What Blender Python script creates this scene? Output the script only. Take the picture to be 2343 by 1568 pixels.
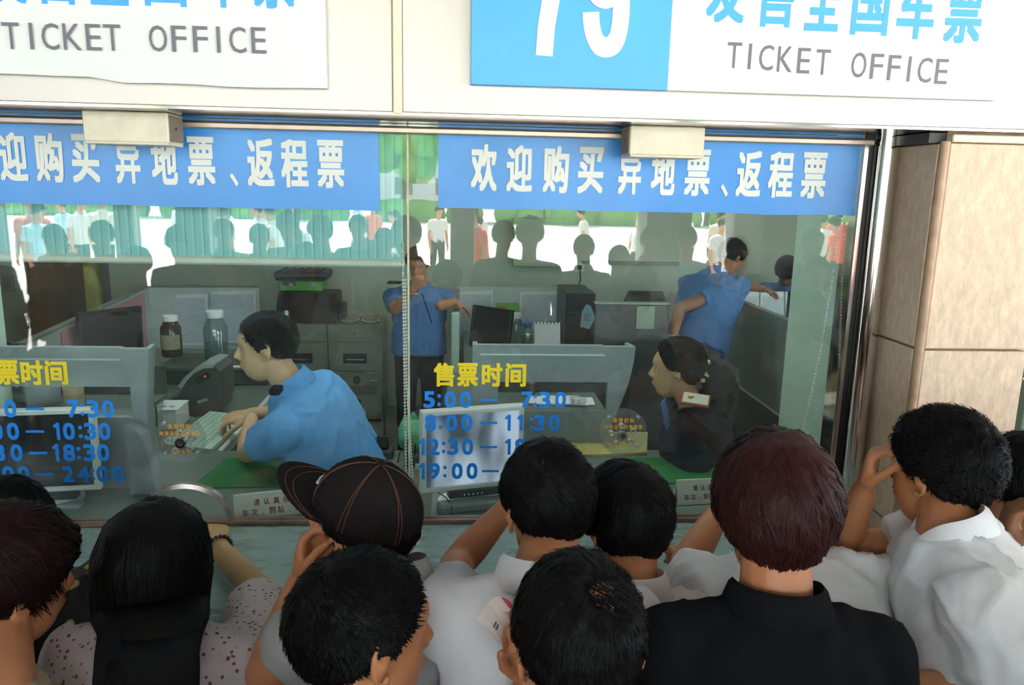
import bpy, math, random
import numpy as np
from mathutils import Vector, Matrix, noise
random.seed(7); rng = np.random.default_rng(7)
scene = bpy.context.scene
COL = scene.collection
for o in list(bpy.data.objects): bpy.data.objects.remove(o)

# ------------------------------------------------------------------ camera
F_PX, W_PX, H_PX = 1767.0, 2343.0, 1568.0
CXY = np.array([1171.5, 784.0])
_d = np.array([980 - 1171.5, 9600 - 784, F_PX]); _d /= np.linalg.norm(_d)
_x = np.array([26750 - 1171.5, 985 - 784, F_PX]); _x -= _d * (_x @ _d); _x /= np.linalg.norm(_x)
_z = -_d; _y = np.cross(_z, _x)
RW = np.array([_x, _y, _z])                 # world = RW @ camera(right, down, forward)
CAM = np.array([0.0, -2.25, 2.09])
cd = bpy.data.cameras.new('camera'); cam = bpy.data.objects.new('camera', cd); COL.objects.link(cam)
cd.sensor_width = 36.0; cd.lens = F_PX / W_PX * 36.0; cd.clip_start = 0.05; cd.clip_end = 300
M = np.eye(4); M[:3, 0] = RW[:, 0]; M[:3, 1] = -RW[:, 1]; M[:3, 2] = -RW[:, 2]; M[:3, 3] = CAM
cam.matrix_world = Matrix(M.tolist())
scene.camera = cam
def ray(px, py): return RW @ np.array([px - CXY[0], py - CXY[1], F_PX])
def at(px, py, Y): r = ray(px, py); return CAM + r * ((Y - CAM[1]) / r[1])
def atz(px, py, Z): r = ray(px, py); return CAM + r * ((Z - CAM[2]) / r[2])
def atd(px, py, d): return CAM + ray(px, py) * (d / F_PX)

# ------------------------------------------------------------------ world, sun, exposure
w = bpy.data.worlds.new('sky'); scene.world = w; w.use_nodes = True
bg = w.node_tree.nodes['Background']; bg.inputs[0].default_value = (0.80, 0.90, 1.0, 1); bg.inputs[1].default_value = 13.0
sd = bpy.data.lights.new('sun', 'SUN'); sd.energy = 112; sd.angle = 0.01; sd.color = (1, 0.95, 0.86)
sun = bpy.data.objects.new('sun', sd); COL.objects.link(sun)
sun.rotation_euler = (math.radians(28), 0, math.radians(-25))
scene.view_settings.view_transform = 'Standard'; scene.view_settings.look = 'None'
scene.view_settings.exposure = 0.0; scene.view_settings.gamma = 1.0; scene.view_settings.use_curve_mapping = False
try:
    scene.cycles.max_bounces = 8; scene.cycles.transparent_max_bounces = 16; scene.cycles.caustics_reflective = False
    scene.cycles.caustics_refractive = False; scene.cycles.sample_clamp_indirect = 6.0
except Exception: pass

# ------------------------------------------------------------------ materials
MATS = {}
def mat(name, col, rough=0.5, metal=0.0, var=0.0, vscale=8.0, bump=0.0, bscale=60.0, stretch=(1, 1, 1), emit=0.0,
        spec=0.5, col2=None, sss=0.0, coat=0.0, alpha=1.0, sheen=0.0, rvar=0.0):
    if name in MATS: return MATS[name]
    m = bpy.data.materials.new(name); m.use_nodes = True; nt = m.node_tree; N = nt.nodes; L = nt.links
    b = N['Principled BSDF']; b.inputs['Base Color'].default_value = (*col, 1)
    b.inputs['Roughness'].default_value = rough; b.inputs['Metallic'].default_value = metal
    b.inputs['Specular IOR Level'].default_value = spec
    if sss: b.inputs['Subsurface Weight'].default_value = sss; b.inputs['Subsurface Radius'].default_value = (0.012, 0.005, 0.003)
    if coat: b.inputs['Coat Weight'].default_value = coat; b.inputs['Coat Roughness'].default_value = 0.08
    if sheen: b.inputs['Sheen Weight'].default_value = sheen
    if alpha < 1: b.inputs['Alpha'].default_value = alpha
    if emit: b.inputs['Emission Color'].default_value = (*col, 1); b.inputs['Emission Strength'].default_value = emit
    if var or bump or rvar or col2:
        tc = N.new('ShaderNodeTexCoord'); mp = N.new('ShaderNodeMapping'); mp.inputs['Scale'].default_value = stretch
        L.new(tc.outputs['Object'], mp.inputs['Vector'])
    if var or col2:
        n = N.new('ShaderNodeTexNoise'); n.inputs['Scale'].default_value = vscale; n.inputs['Detail'].default_value = 6
        n.inputs['Roughness'].default_value = 0.65; L.new(mp.outputs[0], n.inputs['Vector'])
        r = N.new('ShaderNodeValToRGB'); r.color_ramp.elements[0].position = 0.33; r.color_ramp.elements[1].position = 0.68
        c2 = col2 if col2 else tuple(min(1, c * (1 + var)) for c in col)
        c1 = col if col2 else tuple(c * (1 - var) for c in col)
        r.color_ramp.elements[0].color = (*c1, 1); r.color_ramp.elements[1].color = (*c2, 1)
        L.new(n.outputs['Fac'], r.inputs[0]); L.new(r.outputs[0], b.inputs['Base Color'])
        if rvar:
            mr = N.new('ShaderNodeMapRange'); mr.inputs[3].default_value = max(0, rough - rvar); mr.inputs[4].default_value = rough + rvar
            L.new(n.outputs['Fac'], mr.inputs[0]); L.new(mr.outputs[0], b.inputs['Roughness'])
    if bump:
        n2 = N.new('ShaderNodeTexNoise'); n2.inputs['Scale'].default_value = bscale; n2.inputs['Detail'].default_value = 5
        L.new(mp.outputs[0], n2.inputs['Vector'])
        bp = N.new('ShaderNodeBump'); bp.inputs['Strength'].default_value = bump; bp.inputs['Distance'].default_value = 0.01
        L.new(n2.outputs['Fac'], bp.inputs['Height']); L.new(bp.outputs[0], b.inputs['Normal'])
    MATS[name] = m; return m

def glass_mat(name, tint=(0.93, 0.975, 0.955), f0=0.045, dust=0.012):
    m = bpy.data.materials.new(name); m.use_nodes = True; nt = m.node_tree; N = nt.nodes; L = nt.links
    N.remove(N['Principled BSDF']); out = N['Material Output']
    tr = N.new('ShaderNodeBsdfTransparent'); tr.inputs[0].default_value = (*tint, 1)
    gl = N.new('ShaderNodeBsdfGlossy'); gl.inputs['Roughness'].default_value = 0.0
    geo = N.new('ShaderNodeNewGeometry'); dot = N.new('ShaderNodeVectorMath'); dot.operation = 'DOT_PRODUCT'
    L.new(geo.outputs['Normal'], dot.inputs[0]); L.new(geo.outputs['Incoming'], dot.inputs[1])
    ab = N.new('ShaderNodeMath'); ab.operation = 'ABSOLUTE'; L.new(dot.outputs['Value'], ab.inputs[0])
    om = N.new('ShaderNodeMath'); om.operation = 'SUBTRACT'; om.inputs[0].default_value = 1; L.new(ab.outputs[0], om.inputs[1])
    pw = N.new('ShaderNodeMath'); pw.operation = 'POWER'; pw.inputs[1].default_value = 5; L.new(om.outputs[0], pw.inputs[0])
    ma = N.new('ShaderNodeMath'); ma.operation = 'MULTIPLY_ADD'; ma.inputs[1].default_value = 1 - f0; ma.inputs[2].default_value = f0
    L.new(pw.outputs[0], ma.inputs[0])
    mx = N.new('ShaderNodeMixShader'); L.new(ma.outputs[0], mx.inputs[0]); L.new(tr.outputs[0], mx.inputs[1]); L.new(gl.outputs[0], mx.inputs[2])
    last = mx
    if dust:
        df = N.new('ShaderNodeBsdfDiffuse'); df.inputs[0].default_value = (0.75, 0.78, 0.74, 1)
        tc = N.new('ShaderNodeTexCoord'); nz = N.new('ShaderNodeTexNoise'); nz.inputs['Scale'].default_value = 3.0; nz.inputs['Detail'].default_value = 8
        L.new(tc.outputs['Object'], nz.inputs['Vector'])
        mu = N.new('ShaderNodeMapRange'); mu.inputs[1].default_value = 0.35; mu.inputs[2].default_value = 0.8; mu.inputs[3].default_value = dust * .4; mu.inputs[4].default_value = dust * 2.2
        L.new(nz.outputs['Fac'], mu.inputs[0])
        m2 = N.new('ShaderNodeMixShader'); L.new(mu.outputs[0], m2.inputs[0]); L.new(mx.outputs[0], m2.inputs[1]); L.new(df.outputs[0], m2.inputs[2]); last = m2
    L.new(last.outputs[0], out.inputs[0]); MATS[name] = m; return m

# ------------------------------------------------------------------ mesh helpers
class G:
    """collects vertices and faces of ONE mesh"""
    def __init__(s): s.v = []; s.f = []; s.m = []; s.mi = 0
    def add(s, vs, fs):
        o = len(s.v); s.v.extend([tuple(float(c) for c in v) for v in vs]); s.f.extend([tuple(i + o for i in f) for f in fs]); s.m.extend([s.mi] * len(fs)); return s
    def box(s, lo, hi, b=0.0):
        x0, y0, z0 = lo; x1, y1, z1 = hi
        if b <= 0:
            return s.add([(x0,y0,z0),(x1,y0,z0),(x1,y1,z0),(x0,y1,z0),(x0,y0,z1),(x1,y0,z1),(x1,y1,z1),(x0,y1,z1)],
                  [(0,3,2,1),(4,5,6,7),(0,1,5,4),(1,2,6,5),(2,3,7,6),(3,0,4,7)])
        # chamfered box
        vs = []; b = min(b, (x1-x0)/2.01, (y1-y0)/2.01, (z1-z0)/2.01)
        idx = {}
        for i, (x, sx) in enumerate(((x0,1),(x1,-1))):
            for j, (y, sy) in enumerate(((y0,1),(y1,-1))):
                for k, (z, sz) in enumerate(((z0,1),(z1,-1))):
                    for a in range(3):
                        p = [x + sx*b, y + sy*b, z + sz*b]; p[a] = (x, y, z)[a]
                        idx[(i,j,k,a)] = len(vs); vs.append(p)
        fs = []
        for a in range(3):
            u, v = [(1,2),(2,0),(0,1)][a]
            for e in (0,1):
                q = []
                for (cu, cv) in ((0,0),(1,0),(1,1),(0,1)):
                    c = [0,0,0]; c[a] = e; c[u] = cu; c[v] = cv; q.append(idx[(*c, a)])
                fs.append(tuple(q if e else q[::-1]))
        for a in range(3):
            u, v = [(1,2),(2,0),(0,1)][a]
            for cu in (0,1):
                for cv in (0,1):
                    c0 = [0,0,0]; c1 = [0,0,0]; c0[u]=c1[u]=cu; c0[v]=c1[v]=cv; c1[a]=1
                    q = [idx[(*c0,u)], idx[(*c1,u)], idx[(*c1,v)], idx[(*c0,v)]]
                    fs.append(tuple(q if (cu ^ cv) == 0 else q[::-1]))
        for i in (0,1):
            for j in (0,1):
                for k in (0,1):
                    q = [idx[(i,j,k,0)], idx[(i,j,k,1)], idx[(i,j,k,2)]]
                    fs.append(tuple(q if (i+j+k) % 2 == 1 else q[::-1]))
        return s.add(vs, fs)
    def loft(s, rings, close=True):
        n = len(rings[0]); vs = [p for r in rings for p in r]; fs = []
        for k in range(len(rings)-1):
            for i in range(n):
                j = (i+1) % n; fs.append((k*n+i, k*n+j, (k+1)*n+j, (k+1)*n+i))
        if close: fs.append(tuple(range(n))[::-1]); fs.append(tuple((len(rings)-1)*n + i for i in range(n)))
        return s.add(vs, fs)
    def tube(s, pts, r, n=8, close=True):
        pts = [np.array(p, float) for p in pts]; rs = r if hasattr(r, '__len__') else [r]*len(pts)
        rings = []; up = None
        for i, p in enumerate(pts):
            t = pts[min(i+1, len(pts)-1)] - pts[max(i-1, 0)]; t = t / (np.linalg.norm(t) + 1e-9)
            if up is None: up = np.array([0,0,1.]) if abs(t[2]) < .9 else np.array([1.,0,0])
            u = np.cross(up, t); u /= np.linalg.norm(u) + 1e-9; v = np.cross(t, u); up = v
            rings.append([p + rs[i]*(math.cos(a)*u + math.sin(a)*v) for a in np.linspace(0, 2*math.pi, n, endpoint=False)])
        return s.loft(rings, close)
    def lathe(s, prof, c=(0,0,0), n=24):
        rings = [[(c[0]+r*math.cos(a), c[1]+r*math.sin(a), c[2]+z) for a in np.linspace(0, 2*math.pi, n, endpoint=False)] for r, z in prof]
        return s.loft(rings)
    def prism(s, pts, axis, lo, hi):
        """outline pts (2-d) extruded along axis 'x','y' or 'z'"""
        def P(p, h): return {'y': (p[0], h, p[1]), 'x': (h, p[0], p[1]), 'z': (p[0], p[1], h)}[axis]
        n = len(pts); area = sum(pts[i][0]*pts[(i+1)%n][1] - pts[(i+1)%n][0]*pts[i][1] for i in range(n))
        ps = list(pts) if (area > 0) ^ (axis == 'y') else list(pts)[::-1]
        return s.loft([[P(p, lo) for p in ps], [P(p, hi) for p in ps]])
    def ball(s, c, r, n=12, m=8):
        r = r if hasattr(r, '__len__') else (r,)*3; rings = []
        for k in range(1, m):
            t = math.pi*k/m
            rings.append([(c[0]+r[0]*math.sin(t)*math.cos(a), c[1]+r[1]*math.sin(t)*math.sin(a), c[2]-r[2]*math.cos(t)) for a in np.linspace(0, 2*math.pi, n, endpoint=False)])
        return s.loft(rings)
    def capsule(s, p0, p1, r0, r1, n=12, flat0=False, flat1=False, sq=(1, 1), up=None):
        p0 = np.array(p0, float); p1 = np.array(p1, float); t = p1 - p0; L = np.linalg.norm(t) + 1e-9; t /= L
        if up is None: up = np.array([0,0,1.]) if abs(t[2]) < .9 else np.array([0,1.,0])
        u = np.cross(up, t); u /= np.linalg.norm(u); v = np.cross(t, u)
        st = []
        if flat0: st.append((0, r0))
        else: st += [(-r0*math.cos(a), r0*math.sin(a)) for a in (0.25, 0.7, 1.15)] + [(0, r0)]
        if flat1: st.append((L, r1))
        else: st += [(L, r1)] + [(L + r1*math.cos(a), r1*math.sin(a)) for a in (1.15, 0.7, 0.25)]
        rings = [[p0 + t*h + r*(sq[0]*math.cos(a)*u + sq[1]*math.sin(a)*v) for a in np.linspace(0, 2*math.pi, n, endpoint=False)] for h, r in st]
        return s.loft(rings)
    def mesh(s, name):
        me = bpy.data.meshes.new(name); me.from_pydata(s.v, [], s.f)
        return me

def obj(name, g, mats, parent=None, smooth=False, auto=None):
    me = g if isinstance(g, bpy.types.Mesh) else g.mesh(name)
    if not isinstance(mats, (list, tuple)): mats = [mats]
    me.materials.clear()
    for m in mats: me.materials.append(m)
    if isinstance(g, G) and len(mats) > 1: me.polygons.foreach_set('material_index', g.m)
    if smooth: me.polygons.foreach_set('use_smooth', [True]*len(me.polygons))
    if auto is not None:
        me.polygons.foreach_set('use_smooth', [True]*len(me.polygons))
        try: me.set_sharp_from_angle(angle=math.radians(auto))
        except Exception: pass
    me.update()
    o = bpy.data.objects.new(name, me); COL.objects.link(o)
    if parent is not None: o.parent = parent
    return o
def empty(name, loc=(0,0,0)):
    o = bpy.data.objects.new(name, None); COL.objects.link(o); o.location = loc; return o
def tag(o, label, cat, group=None, kind=None):
    if label: o['label'] = label
    if cat: o['category'] = cat
    if group: o['group'] = group
    if kind: o['kind'] = kind
    return o
def thing(name, label, cat, group=None, loc=(0,0,0)): return tag(empty(name, loc), label, cat, group)
def struct(name, g, m, label=None, **k): return tag(obj(name, g, m, **k), label, None, kind='structure')

# ------------------------------------------------------------------ flat lettering
_glyphs = {}
def glyph(ch, off):
    k = (ch, off)
    if k not in _glyphs:
        c = bpy.data.curves.new('glyph', 'FONT'); c.body = ch; c.offset = off; c.resolution_u = 3
        o = bpy.data.objects.new('glyph', c); COL.objects.link(o)
        me = bpy.data.meshes.new_from_object(o.evaluated_get(bpy.context.evaluated_depsgraph_get()))
        v = np.zeros(len(me.vertices)*3); me.vertices.foreach_get('co', v); v = v.reshape(-1, 3)
        fs = [tuple(p.vertices) for p in me.polygons]
        bpy.data.objects.remove(o); bpy.data.curves.remove(c); bpy.data.meshes.remove(me)
        _glyphs[k] = (v, fs)
    return _glyphs[k]
def lettering(g, items, bold=0.0, y=0.0):
    """items: (char, x_centre, z_base, width, height); the char's own box is stretched to width x height; bold = extra stroke in ems"""
    for ch, xc, zb, wd, ht in items:
        v, fs = glyph(ch, 0.0)
        if len(v) == 0: continue
        lo, hi = v.min(0), v.max(0); s = (hi - lo)
        kx, kz = wd*bold, ht*bold*.8
        q = np.zeros_like(v); q[:, 0] = xc + ((v[:, 0]-lo[0])/max(s[0], 1e-6) - .5)*(wd - 2*kx); q[:, 2] = zb + kz + (v[:, 1]-lo[1])/max(s[1], 1e-6)*(ht - 2*kz); q[:, 1] = y
        for i, (dx, dz) in enumerate([(0, 0)] if not bold else [(-1, -1), (1, -1), (1, 1), (-1, 1), (0, 0)]):
            g.add(q + np.array([dx*kx, -i*2e-5, dz*kz]), fs)
    return g
def stroke(g, pts, wds, y0, y1):
    """a flat brush stroke along 2-d points (x, z) with a width at each point"""
    P = np.array(pts, float); L = []; Rr = []
    for i in range(len(P)):
        t = P[min(i+1, len(P)-1)] - P[max(i-1, 0)]; t /= np.linalg.norm(t); n = np.array([-t[1], t[0]]); w_ = wds[i] if hasattr(wds, '__len__') else wds
        L.append(P[i] + n*w_/2); Rr.append(P[i] - n*w_/2)
    for i in range(len(P)-1): g.prism([L[i], L[i+1], Rr[i+1], Rr[i]], 'y', y0, y1)
    return g
# ================================================================== MATERIALS IN USE
STEEL = mat('brushed_steel', (0.72, 0.70, 0.68), 0.30, 0.9, var=0.10, vscale=5, stretch=(1, 1, 0.15), rvar=0.10)
STEEL_FASCIA = mat('fascia_sheet_metal', (0.60, 0.545, 0.52), 0.40, 0.35, var=0.05, vscale=3, stretch=(1, 1, 0.2), rvar=0.12)
STEEL_POL = mat('polished_steel', (0.74, 0.70, 0.66), 0.10, 1.0, var=0.06, vscale=4, stretch=(1, 1, 0.2), rvar=0.05)
STEEL_DK = mat('stained_steel', (0.30, 0.20, 0.16), 0.32, 0.8, var=0.3, vscale=14)
CREAM = mat('cream_paint', (0.78, 0.70, 0.55), 0.5, var=0.12, vscale=9, bump=0.1)
CREAM_STRIP = mat('cream_joint_strip', (0.85, 0.74, 0.58), 0.5, var=0.05)
SIGN_W = mat('sign_white_vinyl', (0.86, 0.86, 0.86), 0.38, var=0.02, vscale=2)
SIGN_B = mat('sign_blue_vinyl', (0.06, 0.36, 0.84), 0.38, var=0.06, vscale=3)
BANNER = mat('banner_blue_vinyl', (0.028, 0.235, 0.66), 0.30, var=0.10, vscale=3, bump=0.12, bscale=6)
INK_W = mat('print_offwhite', (0.86, 0.84, 0.78), 0.5)
INK_GREY = mat('print_grey', (0.13, 0.12, 0.16), 0.5)
INK_Y = mat('lettering_yellow', (0.80, 0.60, 0.0), 0.5)
INK_B = mat('lettering_blue', (0.0, 0.22, 0.75), 0.5)
INK_O = mat('lettering_orange', (0.75, 0.33, 0.02), 0.5)
INK_R = mat('lettering_red', (0.55, 0.10, 0.07), 0.5)
STONE = mat('granite_cladding', (0.70, 0.51, 0.36), 0.55, var=0.17, vscale=55, stretch=(1, 1, .4), bump=0.10, bscale=180)
GROUT = mat('dirty_grout', (0.28, 0.19, 0.12), 0.8, var=0.3, vscale=20)
BEAD = mat('corner_bead', (0.42, 0.26, 0.17), 0.5, var=0.2, vscale=20)
LEDGE = mat('ledge_stone', (0.24, 0.34, 0.33), 0.28, var=0.22, vscale=7, stretch=(0.5, 1.6, 1), bump=0.05, rvar=0.12)
DARKWALL = mat('dark_plinth', (0.10, 0.10, 0.09), 0.7, var=0.2)
WALLP = mat('office_wall_paint', (0.50, 0.56, 0.47), 0.8, var=0.05, vscale=3)
COLUMNP = mat('pale_green_paint', (0.50, 0.66, 0.56), 0.7, var=0.04, vscale=5)
FLOOR_IN = mat('office_floor_tile', (0.22, 0.24, 0.20), 0.4, var=0.15, vscale=4)
FLOOR_OUT = mat('paving', (0.34, 0.32, 0.29), 0.7, var=0.2, vscale=2)
CEIL = mat('ceiling_paint', (0.70, 0.70, 0.66), 0.8)
GLASS = glass_mat('window_glass', f0=.058)
ACRYL = glass_mat('acrylic', tint=(0.88, 0.90, 0.88), f0=0.06, dust=0.06)
RUBBER = mat('black_rubber', (0.012, 0.012, 0.013), 0.5)
SILICONE = mat('joint_silicone', (0.50, 0.46, 0.32), 0.45, var=0.2, vscale=30)

ZS, YF = 2.265, -0.27              # soffit height, fascia front
XM, XF, XL = -0.147, 1.160, -1.46  # pane joint, right frame, left frame
ZB = 1.082                         # bottom of the panes
# ================================================================== SETTING: fascia, soffit, pier, ledge
xj0, xj1 = at(899, 150, YF)[0], at(920, 150, YF)[0]
f = struct('wall_fascia', G().box((-3.6, YF + .012, ZS), (3.6, -.01, 3.5)), STEEL_FASCIA, 'pale sheet-metal fascia above the ticket windows')
obj('panel', G().box((-3.6, YF, ZS), (xj0, YF + .014, 3.5), .003), STEEL_FASCIA, f)
obj('panel', G().box((xj1, YF, ZS), (3.6, YF + .014, 3.5), .003), STEEL_FASCIA, f)
obj('joint_strip', G().box((xj0, YF - .006, ZS - .004), (xj1, YF + .014, 3.5), .002), CREAM_STRIP, f)
sf = struct('trim_1', G().box((-3.6, YF, ZS - .006), (3.6, -.03, ZS)), STEEL_POL, 'polished steel soffit under the fascia')
rl = G().box((-3.6, -.035, ZS - .034), (XF + .03, -.012, ZS - .018), .003)
struct('trim_2', rl, mat('rail_bronze', (.50, .40, .35), .38, .6, var=.12, vscale=9), 'steel window head rail')
obj('rail_groove', G().box((-3.6, -.033, ZS - .0178), (XF + .03, -.013, ZS - .0145)), RUBBER, bpy.data.objects['trim_2'])
obj('rail_back', G().box((-3.6, .006, ZS - .030), (XF + .03, .03, ZS - .0065), .002), CREAM_STRIP, bpy.data.objects['trim_2'])
# right frame: thin strip, rubber recess, round post
fr = struct('trim_3', G().box((XF, -.030, 1.06), (XF + .020, .05, ZS - .03), .004), STEEL_POL, 'steel frame strip at the right end of the glass')
obj('rubber_gasket', G().box((XF + .020, -.005, 1.06), (XF + .046, .05, ZS - .006)), RUBBER, fr)
post = G(); px0 = XF + .075
post.loft([[(px0 + .034*math.cos(a), -.02 + .034*math.sin(a), z) for a in np.linspace(0, 2*math.pi, 28, endpoint=False)] for z in (1.07, ZS - .006)])
obj('post', post, STEEL_POL, fr, auto=40)
obj('post_backing', G().box((XF + .046, 0.0, 1.06), (1.275, .05, ZS - .006)), STEEL_DK, fr)
# stone pier
XP, YP, XP2, ZJ = 1.272, -0.23, 1.592, 1.673
pier = struct('wall_pier', G().box((XP + .018, YP + .018, 0), (XP2 - .018, .3, ZS)), GROUT, 'stone-clad pier to the right of the windows')
for (z0, z1) in ((0.0, .62), (.626, 1.14), (1.146, ZJ - .003), (ZJ + .003, ZS - .035)):
    if z1 > 0.6:
        pass
    obj('stone_slab', G().box((XP + .02, YP, z0), (XP2, YP + .02, z1), .0025), STONE, pier)
    obj('stone_slab', G().box((XP, YP + .022, z0), (XP + .02, 0.05, z1), .0025), STONE, pier)
    obj('stone_slab', G().box((XP2 - .02, YP + .022, z0), (XP2, 0.05, z1), .0025), STONE, pier)
bd = G(); bd.loft([[(XP + .012 + .013*math.cos(a), YP + .012 + .013*math.sin(a), z) for a in np.linspace(0, 2*math.pi, 12, endpoint=False)] for z in (0, ZS - .03)])
obj('corner_bead', bd, BEAD, pier, auto=50)
obj('head_trim', G().box((XP + .02, YP - .006, ZS - .032), (3.6, YP + .02, ZS - .012), .003), CREAM_STRIP, pier)
obj('head_gap', G().box((XP - .03, YP + .02, ZS - .034), (XP + .03, .04, ZS - .008)), RUBBER, pier)
# ledge and plinth wall
lg = struct('ledge', G().box((-3.6, -.655, 1.030), (XP - .004, .012, 1.068), .006), LEDGE, 'grey-green stone customer ledge below the windows')
obj('ledge_end', G().box((XP - .004, -.655, 1.030), (3.6, YP - .002, 1.068), .006), LEDGE, lg)
struct('wall_front', G().box((-3.6, -.06, 0), (3.6, .0, 1.03)), DARKWALL, 'dark wall below the ledge')
struct('trim_4', G().box((-3.6, -.018, 1.0675), (XF + .02, .022, ZB), .002), STEEL_DK, 'stained steel sill strip under the panes')

# ================================================================== panes with arched pay openings
def pane(name, x0, x1, ax, label):
    rx, rz = .128, .108
    t = empty(name); t['kind'] = 'structure'; t['label'] = label
    pts = [(x0, ZB), (ax - rx, ZB)] + [(ax - rx*math.cos(a), ZB + rz*math.sin(a)) for a in np.linspace(0, math.pi, 25)[1:-1]] + [(ax + rx, ZB), (x1, ZB), (x1, ZS - .0065), (x0, ZS - .0065)]
    obj('pane', G().prism(pts, 'y', -.004, .004), GLASS, t)
    # steel arch trim
    rings = []
    for a in np.linspace(0, math.pi, 33):
        c, s_ = math.cos(a), math.sin(a); n = np.array([-c*rz, s_*rx]); n /= np.linalg.norm(n)
        p = np.array([ax - rx*c, ZB + rz*s_])
        rings.append([(p[0] + n[0]*k, y, p[1] + n[1]*k) for k, y in ((-.003, -.014), (.010, -.010), (.010, .010), (-.003, .014))])
    obj('arch_trim', G().loft(rings), mat('arch_steel', (.42, .37, .34), .3, .85, var=.2, vscale=20), t, auto=40)
    return t
AX1 = at(428, 1190, 0)[0]; AX2 = XM + .63
pane('window_1', XL, XM - .0025, AX1, 'left ticket window pane with arched pay opening')
pane('window_2', XM + .0025, XF + .01, AX2, 'right ticket window pane with arched pay opening')
pane('window_3', XP2 + .01, 3.2, 2.3, 'next ticket window beyond the stone pier')
struct('trim_5', G().box((XM - .0028, -.006, ZB), (XM + .0028, .006, ZS - .03)), SILICONE, 'silicone joint between the two panes')
struct('trim_6', G().box((XL - .06, -.03, 1.07), (XL, .05, ZS - .006), .004), STEEL, 'steel frame strip at the left end of the glass')

# ================================================================== blue banners on the glass
def banner(pxs, label, x0, x1, chars, z0, z1):
    t = thing('banner', label, 'banner', 'blue banners along the top of the windows')
    g = G(); nx, nz = 40, 10; rings = []
    def pos(i, k, dy):
        x = x0 + (x1-x0)*i/nx; z = z0 + (z1-z0)*k/nz
        e = .0018*noise.noise(Vector((x*3, z*5, 1.3))) ; ez = .003*noise.noise(Vector((x*6, k, 4.1))) if k in (0,) else 0
        return (x, -.0062 - abs(e) - dy, z + ez)
    vs = [pos(i, k, .0012) for k in range(nz+1) for i in range(nx+1)] + [pos(i, k, 0) for k in range(nz+1) for i in range(nx+1)]
    n1 = (nx+1)*(nz+1); fs = []
    for k in range(nz):
        for i in range(nx):
            a = k*(nx+1)+i; fs.append((a, a+1, a+nx+2, a+nx+1)); fs.append((n1+a, n1+a+nx+1, n1+a+nx+2, n1+a+1))
    for i in range(nx): fs.append((n1+i, n1+i+1, i+1, i)); a = nz*(nx+1)+i; fs.append((a, a+1, n1+a+1, n1+a))
    for k in range(nz): a = k*(nx+1); b = a+nx; fs.append((n1+a, a, a+nx+1, n1+a+nx+1)); fs.append((b, n1+b, n1+b+nx+1, b+nx+1))
    obj('vinyl', g.add(vs, fs), BANNER, t, smooth=False)
    lt = G()
    for ch, px, wd, dz0, dz1 in chars:
        x = at(px, 390, 0)[0]; lettering(lt, [(ch, x, zt0 + dz0, wd, dz1)], .034, -.0098)
    obj('lettering', lt, INK_W, t)
    return t
zt0 = at(1188, 440, 0)[2]; hz = at(1188, 332, 0)[2] - zt0
HC = hz
full = dict(wd=.072)
def row(pairs): 
    out = []
    for ch, px in pairs:
        if ch == '、': out.append((ch, px, .022, 0, .035))
        else: out.append((ch, px, {'地': .070, '异': .066}.get(ch, .074), 0, HC))
    return out
zb0 = at(1400, 483, 0)[2]
banner(None, 'blue banner right of the pane joint, welcome slogan fully readable', at(1003, 390, 0)[0], at(1962, 390, 0)[0],
       row([('欢', 1107), ('迎', 1188), ('购', 1271), ('买', 1350), ('异', 1440), ('地', 1516), ('票', 1594), ('、', 1658), ('返', 1712), ('程', 1785), ('票', 1860)]), zb0, ZS - .0075)
banner(None, 'blue banner left of the pane joint, its first character cut off by the photo edge', XL + .01, at(868, 390, 0)[0],
       row([('欢', -48), ('迎', 37), ('购', 119), ('买', 201), ('异', 297), ('地', 380), ('票', 464), ('、', 537), ('返', 599), ('程', 676), ('票', 758)]), at(400, 473, 0)[2], ZS - .0075)

# ================================================================== cream boxes under the soffit
def cream_box(px0, px1, label, yb):
    t = thing('door_closer_box', label, 'box', 'cream boxes hung under the soffit')
    x0, x1 = px0, px1
    obj('housing', G().box((x0, yb, ZS - .082), (x1, yb + .11, ZS - .007), .003), CREAM, t)
    obj('lip', G().box((x0 + .002, yb - .003, ZS - .088), (x1 - .002, yb + .112, ZS - .081), .002), CREAM, t)
    obj('end_cap', G().box((x1 - .0005 if x0 < 0 else x0 - .002, yb + .006, ZS - .078), (x1 + .002 if x0 < 0 else x0 + .0005, yb + .104, ZS - .012)), mat('cap_brown', (.22, .17, .12), .6, var=.2), t)
    g = G(); xs = x1 + .002 if x0 < 0 else x0 - .002; s = 1 if x0 < 0 else -1
    g.tube([(xs, yb + .05, ZS - .045), (xs + .003*s, yb + .05, ZS - .045)], .005, 10); obj('screw', g, STEEL_DK, t)
    return t
YB1 = -.17
cream_box(at(188, 280, YB1)[0], at(384, 285, YB1)[0], 'cream metal box under the soffit over the left window', YB1)
cream_box(at(1442, 300, YB1)[0], at(1614, 300, YB1)[0], 'cream metal box under the soffit over the right window', YB1)

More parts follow.
